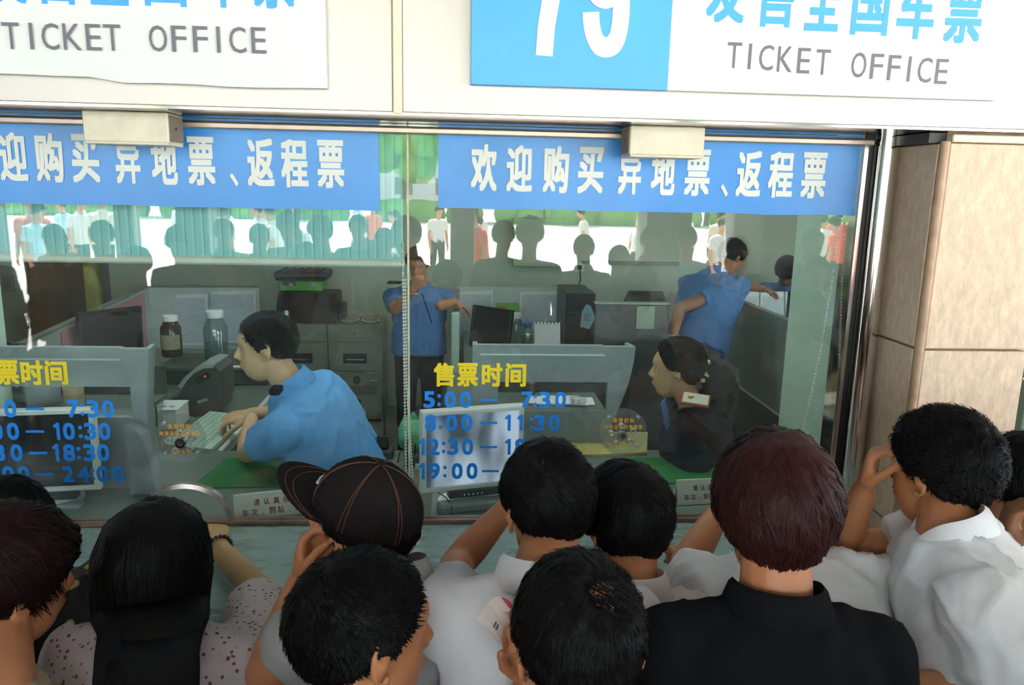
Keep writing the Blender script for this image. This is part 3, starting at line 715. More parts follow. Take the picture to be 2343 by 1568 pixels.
    # ---- shirt
    if shirt is not None:
        g = G(); b_ = bulk
        hq = -.10 if hem is None else hem
        g.loft([sect(hip + su*sl*q, rt, fw, a*s*b_, b*s*b_, 28, 2.4) for q, a, b in ((hq, .182, .135), (.1, .180, .132), (.35, .172, .126), (.62, .186, .130), (.80, .190, .122), (.90, .165, .104), (.965, .100, .080), (.995, .072, .072))])
        for k, (S, E_, W_, a) in J.items():
            g.capsule(nb - su*.035*s, S, .052*s, .066*s, 14)
            sv = a.get('sleeve', sleeve)
            g.capsule(S, S + (E_-S)*sv, .070*s*slv_r, .066*s*slv_r*a.get('flare', 1), 18, flat1=True)
            if sv > 1: g.capsule(E_, E_ + (W_-E_)*(sv-1), .056*s, .045*s, 16, flat1=True)
        for i, v in enumerate(g.v): g.v[i] = tuple(np.array(v) - inv)
        me = voxel_mesh(g, shirt_name, svox, 4, 1.0)
        folds(me, fold, foldf, (hseed if seedf is None else seedf)*1.7, amp2=fold*.25)
        so = obj(shirt_name, me, shirt, t, smooth=True)
        if collar:
            c0 = nb - inv; cs = collar_stand; g = G(); n = 40; rings = []
            for (rr, hh) in ((.068, -.020), (.0655, cs), (.070, cs + .005), (.0765, cs - .002), (.090, -.016), (.0875, -.021), (.0715, cs - .012)):
                ring = []
                for a in np.linspace(0, 2*math.pi, n, endpoint=False):
                    fr = max(0, math.sin(a)); dz = -.040*fr**2*s
                    ring.append(c0 + rt*rr*s*math.cos(a) + fw*rr*s*math.sin(a)*1.02 + su*(hh*s + dz) - fw*.004)
                rings.append(ring)
            g.loft(rings + [rings[0]], close=False); obj('collar', g, shirt, so, auto=60)
    # ---- legs
    if legs:
        g = G(); kz = []
        for sd in (-1, 1):
            Hj = hip + rt*sd*.088*s - up*.03
            if sits is not None: K = Hj + fwd*.42*s + rt*sd*.04; A_ = np.array([K[0], K[1], sits]) - fwd*.03
            else: K = np.array([Hj[0], Hj[1], .46*stature/1.7]) + fwd*.03 + rt*sd*.01; A_ = np.array([Hj[0], Hj[1], .09]) + rt*sd*.02 - fwd*.01
            g.capsule(Hj, K, .098*s, .072*s, 14); g.capsule(K, A_, .070*s, .058*s, 14, flat1=True); kz.append((A_, sd))
        g.ball(hip - up*.01, (.17*s, .125*s, .13*s), 16, 12)
        for i, v in enumerate(g.v): g.v[i] = tuple(np.array(v) - inv)
        obj('trousers', folds(voxel_mesh(g, 'trousers', .014, 3, .7), .005, 6, hseed), trousers, t, smooth=True)
        for A_, sd in kz:
            g = G(); c = A_ - inv; zb = c[2] - .09
            g.loft([[c + fwd*yy + right*xx*w_ + np.array([0, 0, zb - c[2] + hh]) for xx, hh in ((-.045, 0), (.045, 0), (.047, .035), (.03, ht), (-.03, ht), (-.047, .035))] for yy, w_, ht in ((-.085, .6, .06), (-.07, .9, .085), (.0, 1, .09), (.07, 1.05, .06), (.14, .95, .045), (.175, .5, .03))])
            obj('shoe', g, SHOE, t, smooth=True)
    return t
# ================================================================== OFFICE SHELL
WX0, WX1, WY, ZC = -5.2, 5.0, 5.0, 2.85
struct('floor_office', G().box((WX0, .0, -.12), (WX1, WY + .2, 0.0)), FLOOR_IN, 'office floor behind the glass')
struct('ceiling_office', G().box((WX0, -.0, ZC), (WX1, WY + .2, ZC + .1)), CEIL, 'office ceiling')
struct('wall_left', G().box((WX0 - .1, 0, 0), (WX0, WY + .2, ZC)), WALLP, 'left office wall')
struct('wall_right', G().box((WX1, 0, 0), (WX1 + .1, WY + .2, ZC)), WALLP, 'right office wall')
DX0, DX1 = -3.42, -3.24            # doorway in the back wall
wb = struct('wall_back', G().box((DX1, WY, 0), (WX1, WY + .12, ZC)), WALLP, 'pale back wall of the office')
obj('wall_section', G().box((WX0, WY, 0), (DX0 - .4, WY + .12, ZC)), WALLP, wb)
obj('wall_section', G().box((DX0 - .4, WY, 2.05), (DX1, WY + .12, ZC)), WALLP, wb)
obj('corridor_wall', G().box((DX0 - 1.6, WY + 1.4, 0), (DX1 + .9, WY + 1.5, ZC)), WALLP, wb)
obj('corridor_wall', G().box((DX0 - 1.7, WY + .12, 0), (DX0 - 1.6, WY + 1.5, ZC)), WALLP, wb)
obj('corridor_wall', G().box((DX1 + .9, WY + .12, 0), (DX1 + 1.0, WY + 1.5, ZC)), WALLP, wb)
obj('corridor_ceiling', G().box((DX0 - 1.7, WY + .12, ZC), (DX1 + 1.0, WY + 1.5, ZC + .1)), CEIL, wb)
obj('corridor_floor', G().box((DX0 - 1.7, WY + .2, -.1), (DX1 + 1.0, WY + 1.5, 0)), FLOOR_IN, wb)
for s_ in (-1, 1):
    x = at(1890, 700, .25)[0]
struct('wall_column_right', G().box((1.205, .05, 0), (1.60, .47, ZC)), COLUMNP, 'pale green column inside the right end of the window')
struct('wall_column_left', G().box((-1.95, .05, 0), (-1.555, .47, ZC)), COLUMNP, 'pale green column inside the left end of the window')
struct('wall_upper', G().box((WX0, 0.0, ZS), (WX1, .06, ZC)), WALLP, 'wall above the window head')
struct('wall_front_left', G().box((WX0, 0.0, 0), (-1.555, .05, ZC)), WALLP, 'inside of front wall left of window')
# doorway: frame and an open brown door leaf
DOORM = mat('brown_door', (0.16, 0.075, 0.028), 0.45, var=0.25, vscale=4, stretch=(1, 1, .2))
dt = empty('door_1'); dt['kind'] = 'structure'; dt['label'] = 'brown wooden door standing open at the back left'
pa = np.array([DX0, 4.94]); pbx = at(92, 680, 4.30); pb = np.array([pbx[0], 4.30]); dv = unit(pb - pa); nv = np.array([-dv[1], dv[0]])
q = [pa, pa + dv*.82, pa + dv*.82 + nv*.04, pa + nv*.04]
obj('leaf', G().prism([tuple(p) for p in q], 'z', 0.01, 2.02), DOORM, dt)
for zz in ((.25, .95), (1.1, 1.9)):
    p0, p1 = pa + dv*.12 - nv*.004, pa + dv*.70 - nv*.004
    obj('door_panel', G().prism([tuple(p0), tuple(p1), tuple(p1 + nv*.006), tuple(p0 + nv*.006)], 'z', *zz), DOORM, dt)
g = G(); hp = pa + dv*.75 - nv*.05; g.tube([(*(pa + dv*.75), 1.0), (*hp, 1.0), (*(hp - dv*.11), 1.0)], .009, 8); obj('door_handle', g, STEEL, dt)
obj('door_frame', G().box((DX1, WY - .02, 0), (DX1 + .06, WY + .13, 2.08)).box((DX0 - .46, WY - .02, 2.02), (DX1 + .06, WY + .13, 2.08)), mat('door_frame_paint', (.20, .19, .20), .6), dt)
# ceiling lamps of the office
LAMP = mat('lamp_diffuser', (0.95, 1.0, 0.93), 0.5, emit=17.0); LAMP2 = mat('lamp_diffuser_old', (0.95, 1.0, 0.93), 0.5, emit=12.0)
for i, (x, y) in enumerate([(-1.0, .75), (.9, .85), (-2.6, 3.0), (0.1, 3.0), (2.8, 3.0)]):
    t = thing('ceiling_lamp', 'fluorescent lamp on the office ceiling above the picture', 'lamp', 'office ceiling lamps')
    obj('tray', G().box((x - .62, y - .11, ZC - .06), (x + .62, y + .11, ZC - .002)), SIGN_W, t)
    obj('diffuser', G().box((x - .58, y - .09, ZC - .068), (x + .58, y + .09, ZC - .0605)), LAMP if y < 2 else LAMP2, t)

struct('wall_light_block', G().box((-5.6, -7.3, 0), (-5.3, -.3, 3.5)), mat('light_block_paint', (.10, .14, .14), .7), 'unseen dark wall added on the left to block side light')  # out-of-view wall added to cut the light from the left
# ================================================================== OUTSIDE: canopy, square, what the glass mirrors
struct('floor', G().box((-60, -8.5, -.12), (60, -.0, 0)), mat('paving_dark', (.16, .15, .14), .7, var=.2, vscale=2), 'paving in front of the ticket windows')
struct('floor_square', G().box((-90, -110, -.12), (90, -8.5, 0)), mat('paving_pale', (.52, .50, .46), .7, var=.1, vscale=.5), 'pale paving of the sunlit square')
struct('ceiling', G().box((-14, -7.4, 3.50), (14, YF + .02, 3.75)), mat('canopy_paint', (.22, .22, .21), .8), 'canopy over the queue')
struct('wall_building', G().box((-14, -.26, 3.5), (14, 3.0, 8)), STONE, 'building above the canopy')
COLM = mat('column_tile', (.62, .60, .55), .6, var=.05)
COLD = mat('column_granite', (.20, .22, .20), .5, var=.2, vscale=10)
for px, wd, m_, lb in ((292, .20, COLM, 'pale square'), (452, .34, COLD, 'dark granite'), (1058, .26, COLM, 'narrow pale'), (1518, .50, COLD, 'wide granite'), (1702, .34, COLM, 'stout pale'), (1800, .55, COLD, 'broad dark')):
    x = at(px, 520, 6.4)[0]
    t = thing('canopy_column', f'{lb} canopy column mirrored in the window glass', 'column', 'canopy columns behind the queue')
    obj('shaft', G().box((x - wd/2, -6.4 - wd/2, 0), (x + wd/2, -6.4 + wd/2, 3.5), .01), m_, t)
    obj('base', G().box((x - wd/2 - .04, -6.44 - wd/2, 0), (x + wd/2 + .04, -6.36 + wd/2, .18), .01), COLD, t)
HEDGE = mat('hedge_leaves', (.10, .28, .05), .6, var=.5, vscale=6)
g = G(); nb_ = 60
for i in range(nb_):
    x = -30 + 60*i/nb_ + rng.normal()*.3; g.ball((x*1.3, -44 + rng.normal()*.3, .5 + rng.normal()*.1), (.9, .6, .7 + .3*rng.random()), 8, 6)
tag(obj('hedge', g, HEDGE, smooth=True), 'clipped green hedge across the square, mirrored in the glass', 'hedge', kind='stuff')
for i, x in enumerate((-17, -9.5, -3.5, 3, 8, 15.5)):
    t = thing('street_tree', 'leafy street tree across the square, mirrored in the glass', 'tree', 'trees across the square')
    g = G(); g.tube([(x, -46, 0), (x + .1, -46, 2.2), (x - .1, -46, 4)], [.2, .16, .1], 8); obj('trunk', g, mat('bark', (.12, .09, .06), .9), t)
    g = G()
    for k in range(14): g.ball((x + rng.normal()*1.2, -46 + rng.normal()*.9, 5 + rng.normal()*1.0), .8 + .5*rng.random(), 8, 6)
    obj('crown', g, HEDGE, t, smooth=True)
bt = thing('apartment_building', 'pale office block far across the square, mirrored in the glass', 'building')
obj('wall', G().box((-34, -90, 0), (20, -80, 16)), mat('far_wall', (.72, .74, .72), .8), bt)
wg = G().box((-.9, -.06, 0), (.9, .05, 1.7)).mesh('window'); wg.materials.append(mat('far_window', (.12, .16, .18), .2))
for fl in range(4):
    for k in range(12):
        o = bpy.data.objects.new('window', wg); COL.objects.link(o); o.parent = bt; o.location = (-31 + 4.2*k, -80.0, 1.2 + 3.6*fl)

# ================================================================== the rest of the queue, behind the camera (seen as mirror images)
SHIRTS = [mat('cloth_white', (.70, .70, .70), .8), mat('cloth_red', (.55, .07, .05), .8), mat('cloth_grey', (.22, .23, .25), .8), mat('cloth_navy', (.03, .05, .12), .8),
          mat('cloth_sky', (.35, .52, .66), .8), mat('cloth_cream', (.62, .56, .44), .8), mat('cloth_black', (.02, .02, .022), .8), mat('cloth_green', (.12, .26, .16), .8)]
KN = ['white', 'red', 'grey', 'navy', 'pale blue', 'cream', 'black', 'green']
protos = []
def copy_person(src, loc, rz, shirt, label, group):
    r = src.copy(); COL.objects.link(r); r.location = loc; r.rotation_euler = (0, 0, rz); r['label'] = label; r['group'] = group
    for ch in src.children:
        c = ch.copy(); COL.objects.link(c); c.parent = r
        if c.name.startswith('shirt'): c.material_slots[0].link = 'OBJECT'; c.material_slots[0].material = shirt
        for g_ in ch.children:
            d = g_.copy(); COL.objects.link(d); d.parent = c
    return r
for i, (hh, hs, fm, bk) in enumerate([(1.60, 'short', 0, 1.0), (1.66, 'crop', 0, 1.1), (1.52, 'bowl', 1, .9), (1.57, 'mid', 1, .92)]):
    protos.append(person('person waiting in the queue behind the camera, seen only mirrored', (0, 0.0, hh), yaw=0, pitch=4 + 3*i, shirt=SHIRTS[0], hair=hs, fem=fm, bulk=bk, stature=hh + .11, vox=.013, ratio=.5,
                  svox=.018, ribbons=False, eyes=False, hseed=20 + i, collar=(i < 2), sh=.185 if not fm else .165))
spots = []
def add_spot(px, py, Y):
    p = at(px, py, Y)
    if p[0] > -4.8 and not any((p[0]-a)**2 + (-Y-b)**2 < .45**2 for a, b, _ in spots): spots.append((p[0], -Y, p[2]))
for px, py, Y in [(952, 545, 3.1), (120, 560, 4.0), (215, 545, 4.6), (322, 525, 4.8), (405, 560, 3.9), (500, 535, 5.0), (578, 548, 4.4), (662, 520, 5.2), (750, 535, 4.6), (822, 525, 5.6), (885, 560, 4.0), (985, 560, 4.2), (1145, 545, 4.6),
                  (1215, 540, 3.6), (1345, 575, 4.2), (1490, 555, 4.4), (1580, 555, 5.0), (1690, 580, 4.2), (1785, 590, 3.9), (1850, 560, 4.6), (1420, 600, 3.5), (1060, 620, 3.4), (700, 600, 3.4), (300, 610, 3.3), (520, 615, 3.2)]: add_spot(px, py, Y)
k = 0
for j in range(46):
    x = rng.uniform(-4.7, 5.2); y = rng.uniform(-6.0, -2.9)
    if any((x-a)**2 + (y-b)**2 < .56**2 for a, b, _ in spots) or any(abs(x - at(p_, 520, 6.4)[0]) < .55 and y < -5.6 for p_ in (292, 452, 1058, 1518, 1702, 1800)): continue
    mp_ = RW.T @ (np.array([x, -y, 1.5]) - CAM); mpx = CXY[0] + F_PX*mp_[0]/mp_[2]
    if 1060 < mpx < 1140 or 1400 < mpx < 1440 or 165 < mpx < 220: continue
    spots.append((x, y, rng.uniform(1.48, 1.64)))
for x, y in [(-1.75, -1.35), (-2.2, -1.0), (-1.5, -2.0), (1.75, -1.7), (1.9, -1.05), (2.4, -1.5), (-2.7, -1.7), (-.75, -2.55), (.75, -2.6), (1.35, -2.2), (-.02, -2.80), (-1.25, -1.72), (-.85, -1.80), (-.42, -1.78), (.88, -1.74), (1.30, -1.68), (-.95, -2.25), (-.48, -2.28), (.46, -2.26), (.92, -2.22), (-.40, -2.72), (.38, -2.74), (-1.3, -2.6), (1.15, -2.75), (1.8, -2.3), (2.3, -2.1), (-2.0, -2.4), (2.8, -1.2), (-2.9, -1.1), (-3.4, -1.6), (3.3, -1.7)]:
    if not any((x-a)**2 + (y+.14-b)**2 < .40**2 for a, b, _ in spots): spots.append((x, y + .14, 1.49))
used = [False]*4
for j, (x, y, hz_) in enumerate(spots):
    i = j % 4; ph = (1.60, 1.66, 1.52, 1.57)[i]; sc = max(.86, min(1.1, hz_/ph)); sh_ = SHIRTS[(0, 2, 6, 3, 0, 4, 5, 6, 7)[j % 9]]
    kn = 'person waiting in the queue behind the camera, seen only mirrored in the window glass'
    r = copy_person(protos[i], (x, y - .14, 0), rng.uniform(-.5, .5), sh_, kn, 'queue behind the camera'); r.scale = (sc, sc, sc)
for j in range(40):
    x = rng.uniform(-9, 9); y = -9.5 - .19*j; i = j % 4
    mp_ = RW.T @ (np.array([x, -y, 1.5]) - CAM); mpx = CXY[0] + F_PX*mp_[0]/mp_[2]
    if 915 < mpx < 1000: x += 1.1
    ci = (0, 1, 0, 4, 0, 1, 0, 5, 0, 0)[j % 10]
    copy_person(protos[i], (x, y, 0), rng.uniform(-3.1, 3.1), SHIRTS[ci], 'person walking on the sunlit square, seen only mirrored in the window glass', 'people on the sunlit square')
for p_ in protos:
    for c in list(p_.children_recursive) + [p_]: bpy.data.objects.remove(c)
# ================================================================== OFFICE FURNITURE AND THINGS BEHIND THE GLASS
GREYP = mat('grey_plastic', (.30, .34, .36), .45, var=.06, vscale=20, bump=.04, bscale=300)
GREYP2 = mat('grey_green_panel', (.24, .29, .27), .5, var=.08)
PANELW = mat('pale_partition', (.52, .58, .58), .7, var=.05)
PANELG = mat('grey_partition', (.22, .26, .235), .6, var=.10, vscale=4)
WHITEP = mat('white_plastic', (.86, .88, .88), .4)
BLACKP = mat('black_plastic', (.014, .015, .017), .38, var=.2, vscale=10)
DARKP = mat('dark_grey_plastic', (.055, .060, .062), .45, var=.15, vscale=12)
DESKM = mat('desk_laminate', (.13, .175, .16), .35, var=.10)
DESKD = mat('desk_dark', (.05, .055, .055), .4, var=.2)
EDGEM = mat('desk_edge', (.60, .68, .60), .4)
FELT = mat('green_felt', (.005, .16, .035), .85, var=.15, vscale=30, bump=.15, bscale=400)
PAPER = mat('paper', (.74, .78, .80), .8, var=.03, vscale=6)
PAPERB = mat('paper_table', (.52, .60, .68), .8, var=.12, vscale=18, stretch=(1, 1, 4))
PINK = mat('pink_paper', (.62, .34, .36), .8, var=.08)
SAFE = mat('safe_enamel', (.24, .27, .22), .45, var=.07, vscale=6)
GLASSW = glass_mat('bottle_glass', tint=(.80, .86, .86), f0=.07, dust=.05)
ZD = 1.05
def rbox(name, lo, hi, m, parent=None, b=.004): return obj(name, G().box(lo, hi, b), m, parent)

# ---- desks
def desk(label, x0, x1, rx0, rx1):
    t = thing('counter_desk', label, 'desk', 'clerk desks behind the glass')
    rbox('top', (x0, .03, ZD - .035), (x1, .72, ZD), DESKM, t)
    rbox('return_top', (rx0, .7202, ZD - .035), (rx1, 2.05, ZD), DESKM, t)
    rbox('edge_strip', (rx1, .7202, ZD - .038), (rx1 + .022, 2.05, ZD + .004), EDGEM, t)
    for x in (x0 + .03, x1 - .06): rbox('side_panel', (x, .06, 0), (x + .03, .70, ZD - .035), GREYP2, t)
    rbox('side_panel', (rx0 + .02, 2.0, 0), (rx1 - .02, 2.03, ZD - .035), GREYP2, t)
    return t
desk('grey-green counter desk of the clerk in the bright blue shirt', -1.53, -.20, -1.53, -.945)
desk('grey-green counter desk of the woman clerk in the dark uniform', -.09, 1.195, -.06, .52)
def mat_sheet(label, q):
    g = G(); P = [atz(*p, ZD + .003)[:2] for p in q]; g.prism([tuple(p) for p in P], 'z', ZD + .0005, ZD + .004)
    return tag(obj('desk_mat', g, FELT), label, 'desk mat', 'green felt desk mats')
mat_sheet('green felt mat under the elbow of the clerk in the blue shirt', [(432, 1118), (720, 1112), (730, 1042), (520, 1048)])
mat_sheet('green felt mat in front of the woman clerk', [(1340, 1110), (1830, 1100), (1800, 1040), (1420, 1050)])

# ---- grey moulded workstation housings
def housing(label, Y, pts_top, opening, xr_curve, xl_px, flare):
    """pts in pixels on the plane y = Y"""
    t = thing('workstation_housing', label, 'housing', 'grey workstation housings')
    P = lambda px, py: (at(px, py, Y)[0], at(px, py, Y)[2])
    (tl, tr) = pts_top; z1 = (P(*tl)[1] + P(*tr)[1])/2; x0 = P(*tl)[0]
    (ox0, oz1), (ox1, oz0) = P(*opening[0]), P(*opening[1])
    curve = [P(*c) for c in xr_curve]                   # right outline from the top down
    zb = ZD + .002
    if curve[-1][1] > zb: curve.append((curve[-1][0] + (curve[-1][0]-curve[-2][0])*(curve[-1][1]-zb)/max(1e-3, curve[-2][1]-curve[-1][1]), zb))
    curve = [c for c in curve if c[1] >= zb - 1e-6]
    th = .028
    def xr(z): 
        zs = [c[1] for c in curve][::-1]; xs = [c[0] for c in curve][::-1]; return float(np.interp(z, zs, xs))
    zg = z1 - .035
    xg = ox1 - .02
    obj('top_band', G().prism([(x0, oz1)] + [(xr(z), z) for z in np.linspace(oz1, z1, 8)] + [(xg + .012, z1), (xg, z1 - .0), (xg - .006, z1 + .004), (x0, z1 + .004)], 'y', Y, Y + th), GREYP, t)
    obj('lip', G().box((x0 + .03, Y - .008, zg - .003), (xg, Y, zg + .003), .001), EDGEM, t)
    obj('side_post', G().prism([(ox1, oz0), (ox1, oz1)] + [(xr(z), z) for z in np.linspace(oz1, oz0, 10)], 'y', Y, Y + th), GREYP, t)
    obj('side_post', G().box((x0, Y, oz0), (ox0, Y + th, oz1)), GREYP, t)
    obj('base_panel', G().prism([(x0, zb), (x0, oz0)] + [(xr(z), z) for z in np.linspace(oz0, zb, 8)], 'y', Y, Y + th), GREYP, t)
    g = G(); zz = np.linspace(zb, z1, 16)
    g.loft([[(xr(z) - .018, Y + th, z), (xr(z) - .001, Y + th, z), (xr(z) - .012, Y + .09, z), (xr(z) - .026, Y + .09, z)] for z in zz]); obj('side_cheek', g, GREYP, t, auto=40)
    obj('side_cheek', G().box((x0, Y + th, zb), (x0 + .02, Y + .09, z1)), GREYP, t)
    obj('shelf', G().box((x0 + .02, Y + th, oz0 - .015), (xr(oz0) - .045, Y + .30, oz0)), DESKM, t)
    obj('back_baffle', G().box((x0 + .02, Y + .30, oz0), (xr(oz0) - .045, Y + .31, oz1)), DARKP, t)
    if flare:
        c = [P(*q) for q in flare]; g = G()
        xb = xr(zb) - .06
        g.prism([(xb, zb)] + [(c[-1][0], zb)] + c[::-1] + [(xb, c[0][1])], 'y', Y - .06, Y - .001); obj('base_flare', g, GREYP, t)
    return t
housing('grey plastic workstation housing at the left edge behind the opening hours', .33, ((-185, 800), (340, 795)), ((-110, 884), (303, 956)),
        [(340, 795), (338, 860), (336, 935), (340, 1000), (352, 1060), (362, 1120)], -185, [(318, 962), (340, 985), (356, 1030), (368, 1080), (374, 1118)])
housing('grey plastic workstation housing left of the woman clerk', .78, ((1082, 796), (1455, 790)), ((1140, 874), (1388, 942)),
        [(1455, 790), (1450, 830), (1438, 880), (1418, 930), (1396, 980)], 1082, None)

# ---- customer monitors
SCREEN = mat('dark_screen', (.012, .014, .020), .18, spec=.6)
SCREEN2 = mat('screen_painted_reflections', (.16, .19, .25), .30, spec=.8)  # unlit screen; outdoor reflections are painted in as a streaky glow
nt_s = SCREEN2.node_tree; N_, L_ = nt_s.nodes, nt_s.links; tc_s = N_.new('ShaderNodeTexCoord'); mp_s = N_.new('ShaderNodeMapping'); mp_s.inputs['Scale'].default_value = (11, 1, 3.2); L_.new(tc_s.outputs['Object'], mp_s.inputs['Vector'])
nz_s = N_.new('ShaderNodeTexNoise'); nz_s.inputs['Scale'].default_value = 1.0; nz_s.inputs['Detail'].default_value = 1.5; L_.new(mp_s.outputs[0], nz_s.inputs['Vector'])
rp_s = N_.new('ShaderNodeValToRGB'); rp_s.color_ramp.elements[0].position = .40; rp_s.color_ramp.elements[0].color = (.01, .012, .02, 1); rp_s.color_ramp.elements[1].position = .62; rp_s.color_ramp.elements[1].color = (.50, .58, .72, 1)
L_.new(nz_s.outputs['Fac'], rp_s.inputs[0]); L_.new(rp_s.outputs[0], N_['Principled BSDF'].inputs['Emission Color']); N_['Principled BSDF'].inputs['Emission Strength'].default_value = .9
def monitor(label, px, py, Y, wd, ht, yaw, tilt, bez, scr, group, bezel=.018, stand=True, zdesk=ZD, emit=None, backm=None):
    t = thing('monitor', label, 'monitor', group); c = at(px, py, Y)
    t.location = (c[0], c[1], c[2]); t.rotation_euler = (math.radians(tilt), 0, math.radians(yaw))
    w2, h2 = wd/2, ht/2; g = G()
    rings = []
    for (dx, y) in ((0, .0), (0, -.016), (.004, -.020), (bezel - .003, -.020), (bezel, -.014)):
        rings.append([(-w2 + dx, y, -h2 + dx), (w2 - dx, y, -h2 + dx), (w2 - dx, y, h2 - dx), (-w2 + dx, y, h2 - dx)])
    g.loft(rings, close=False); obj('bezel', g, bez, t)
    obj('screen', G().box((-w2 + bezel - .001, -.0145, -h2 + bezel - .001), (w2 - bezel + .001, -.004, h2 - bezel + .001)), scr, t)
    g = G(); g.loft([[(-a, y, -b), (a, y, -b), (a, y, b), (-a, y, b)] for a, b, y in ((w2, h2, -.003), (w2, h2, .012), (w2*.9, h2*.86, .035), (w2*.6, h2*.6, .055))]); obj('back_shell', g, backm or bez, t)
    if stand:
        zz = zdesk - c[2] + .002
        st = obj('stand', G().box((-.03, .03, zz + .012), (.03, .055, -h2*.3)), backm or bez, t)
        g = G(); g.loft([[(a*math.cos(q), .035 + .085*a/.105*math.sin(q), zz + h) for q in np.linspace(0, 2*math.pi, 24, endpoint=False)] for a, h in ((.105, 0), (.105, .008), (.09, .016), (.03, .02))]); obj('stand_base', g, backm or bez, t, auto=30)
    return t
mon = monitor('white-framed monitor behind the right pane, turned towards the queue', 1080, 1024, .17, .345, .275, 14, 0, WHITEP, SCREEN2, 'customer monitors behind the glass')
mon2 = monitor('white-framed monitor at the left photo edge behind the pane', 92, 1030, .20, .345, .275, 7, 0, WHITEP, SCREEN, 'customer monitors behind the glass')
mon3 = monitor('white-framed monitor beyond the stone pier at the right photo edge', 2440, 1000, .16, .345, .275, 8, 0, WHITEP, SCREEN, 'customer monitors behind the glass')
for m_ in (mon, mon2):
    g = G()
    for k in range(5): g.ball((.015*k - .03, -.022, -.1375 - .016), .0028, 8, 6)
    o = obj('control_bar', G().box((-.08, -.020, -.166), (.10, .02, -.138), .003), BLACKP, m_)
    obj('button_row', g, STEEL, o); 
    obj('speaker_bar', G().box((-.12, -.055, -.205), (.12, .0, -.172), .008), GREYP, m_)
g = G(); p0 = at(1000, 1125, .2); p1 = atz(1035, 1190, ZD + .004)
tag(obj('cable', G().tube([p0, at(1022, 1140, .15), at(1034, 1160, .10), atz(1030, 1188, ZD + .006), atz(1012, 1192, ZD + .006)], .0022, 6), BLACKP), 'thin black cable looping down beside the white-framed right monitor', 'cable')

# ---- A-shaped notice plates
def plate(label, px, py, Y, wd, ht, yaw, lines):
    t = thing('notice_plate', label, 'notice', 'red-lettered notice plates on the desks'); c = at(px, py, Y)
    t.location = (c[0], c[1], ZD + .002); t.rotation_euler = (0, 0, math.radians(yaw)); sl = .32
    g = G(); th = .004; P = lambda y, z: (y, z)
    prof = [(0, 0), (ht*sl, ht), (ht*sl + .006, ht), (2*ht*sl + .006, 0), (2*ht*sl, 0), (ht*sl + .003, ht - .012), (.008, 0)]
    g.loft([[(x, y, z) for y, z in prof] for x in (0, wd)]); obj('folded_board', g, mat('plate_white', (.72, .72, .66), .35), t)
    obj('foot_strip', G().box((0.0, -.004, 0), (wd, .012, .006)), STEEL, t)
    g = G(); dirv = np.array([0, sl, 1.0]); dirv /= np.linalg.norm(dirv)
    gg = G()
    for row_, (txt, x0, sp, zc, sz) in enumerate(lines):
        for i, ch in enumerate(txt):
            lettering(gg, [(ch, x0 + sp*i, zc - sz/2, sz*.9 if ch != '、' else sz*.3, sz if ch != '、' else sz*.3)], .02, 0)
    for v in gg.v: pass
    gg.v = [(x, z*dirv[1] - .0014 - y*0, z*dirv[2]) for x, y, z in gg.v]
    obj('lettering', gg, INK_R, t); return t
L2 = '车次、到站、点清票款'
plate('white notice plate with red characters beside the left pay arch', 536, 1185, .045, .30, .078, 16, [('请认真核对', .068, .030, .054, .021), (L2, .034, .0265, .024, .022)])
plate('white notice plate with red characters in front of the woman clerk', 1553, 1155, .155, .26, .078, 6, [('请认真核对', .062, .027, .054, .020), (L2, .030, .023, .024, .020)])

# ---- keyboard
t = thing('keyboard', 'pale green keyboard under the hand of the clerk in the blue shirt', 'keyboard')
kc = atz(478, 988, ZD + .02); t.location = (kc[0], kc[1] + .02, ZD + .001); t.rotation_euler = (0, 0, math.radians(-4))
KB = mat('keyboard_case', (.42, .58, .50), .5); KEY = mat('keycap', (.52, .70, .62), .5); KEYD = mat('keycap_print', (.05, .08, .08), .6)
g = G(); g.loft([[(-.088, y, 0), (.088, y, 0), (.088, y, .016), (-.088, y, .034)] for y in (-.225, .225)]); obj('case', g, KB, t)
kg = G().box((-.0070, -.0085, 0), (.0070, .0085, .008), .0015).mesh('key'); kg.materials.append(KEY)
kd = G().box((-.003, -.004, 0.0082), (.003, .004, .0086)).mesh('key_legend'); kd.materials.append(KEYD)
for r_ in range(6):
    for c_ in range(20):
        x = -.068 + r_*.0235; o = bpy.data.objects.new('key', kg); COL.objects.link(o); o.parent = t; o.location = (x, -.203 + .0214*c_, .0335 - (x + .088)*.102 - .002); o.rotation_euler = (0, .102, 0)
        d = bpy.data.objects.new('key_legend', kd); COL.objects.link(d); d.parent = o

# ---- ticket printer, white box, acrylic plate
t = thing('ticket_printer', 'dark grey ticket printer with curved cover beside the keyboard', 'printer'); Yp = 1.18
P = lambda px, py: (at(px, py, Yp)[0], at(px, py, Yp)[2])
out = [P(372, 975), P(368, 925), P(410, 905), P(420, 880), P(440, 855), P(465, 840), P(490, 838), P(503, 850), P(508, 900), P(500, 945), P(470, 968)]
zmin = min(q[1] for q in out); out = [(x, max(z, ZD + .002)) if z < ZD + .03 else (x, z) for x, z in out]
obj('body', G().prism(out, 'y', Yp, Yp + .20), DARKP, t, auto=40)
top = [P(408, 884), P(424, 862), P(448, 842), P(470, 833), P(492, 834), P(490, 841), P(468, 842), P(446, 853), P(428, 872), P(418, 888)]
obj('cover', G().prism(top, 'y', Yp - .012, Yp + .21), GREYP, t, auto=40)
a, b_ = P(452, 865), P(482, 888); q = [P(445, 866), P(476, 850), P(482, 864), P(452, 882)]
cp = obj('control_panel', G().prism(q, 'y', Yp - .004, Yp), BLACKP, t)
c = P(470, 861); g = G(); g.ball((c[0], Yp - .005, c[1]), .004, 8, 6); obj('indicator_light', g, mat('red_led', (.9, .08, .02), .4, emit=1.2), cp)
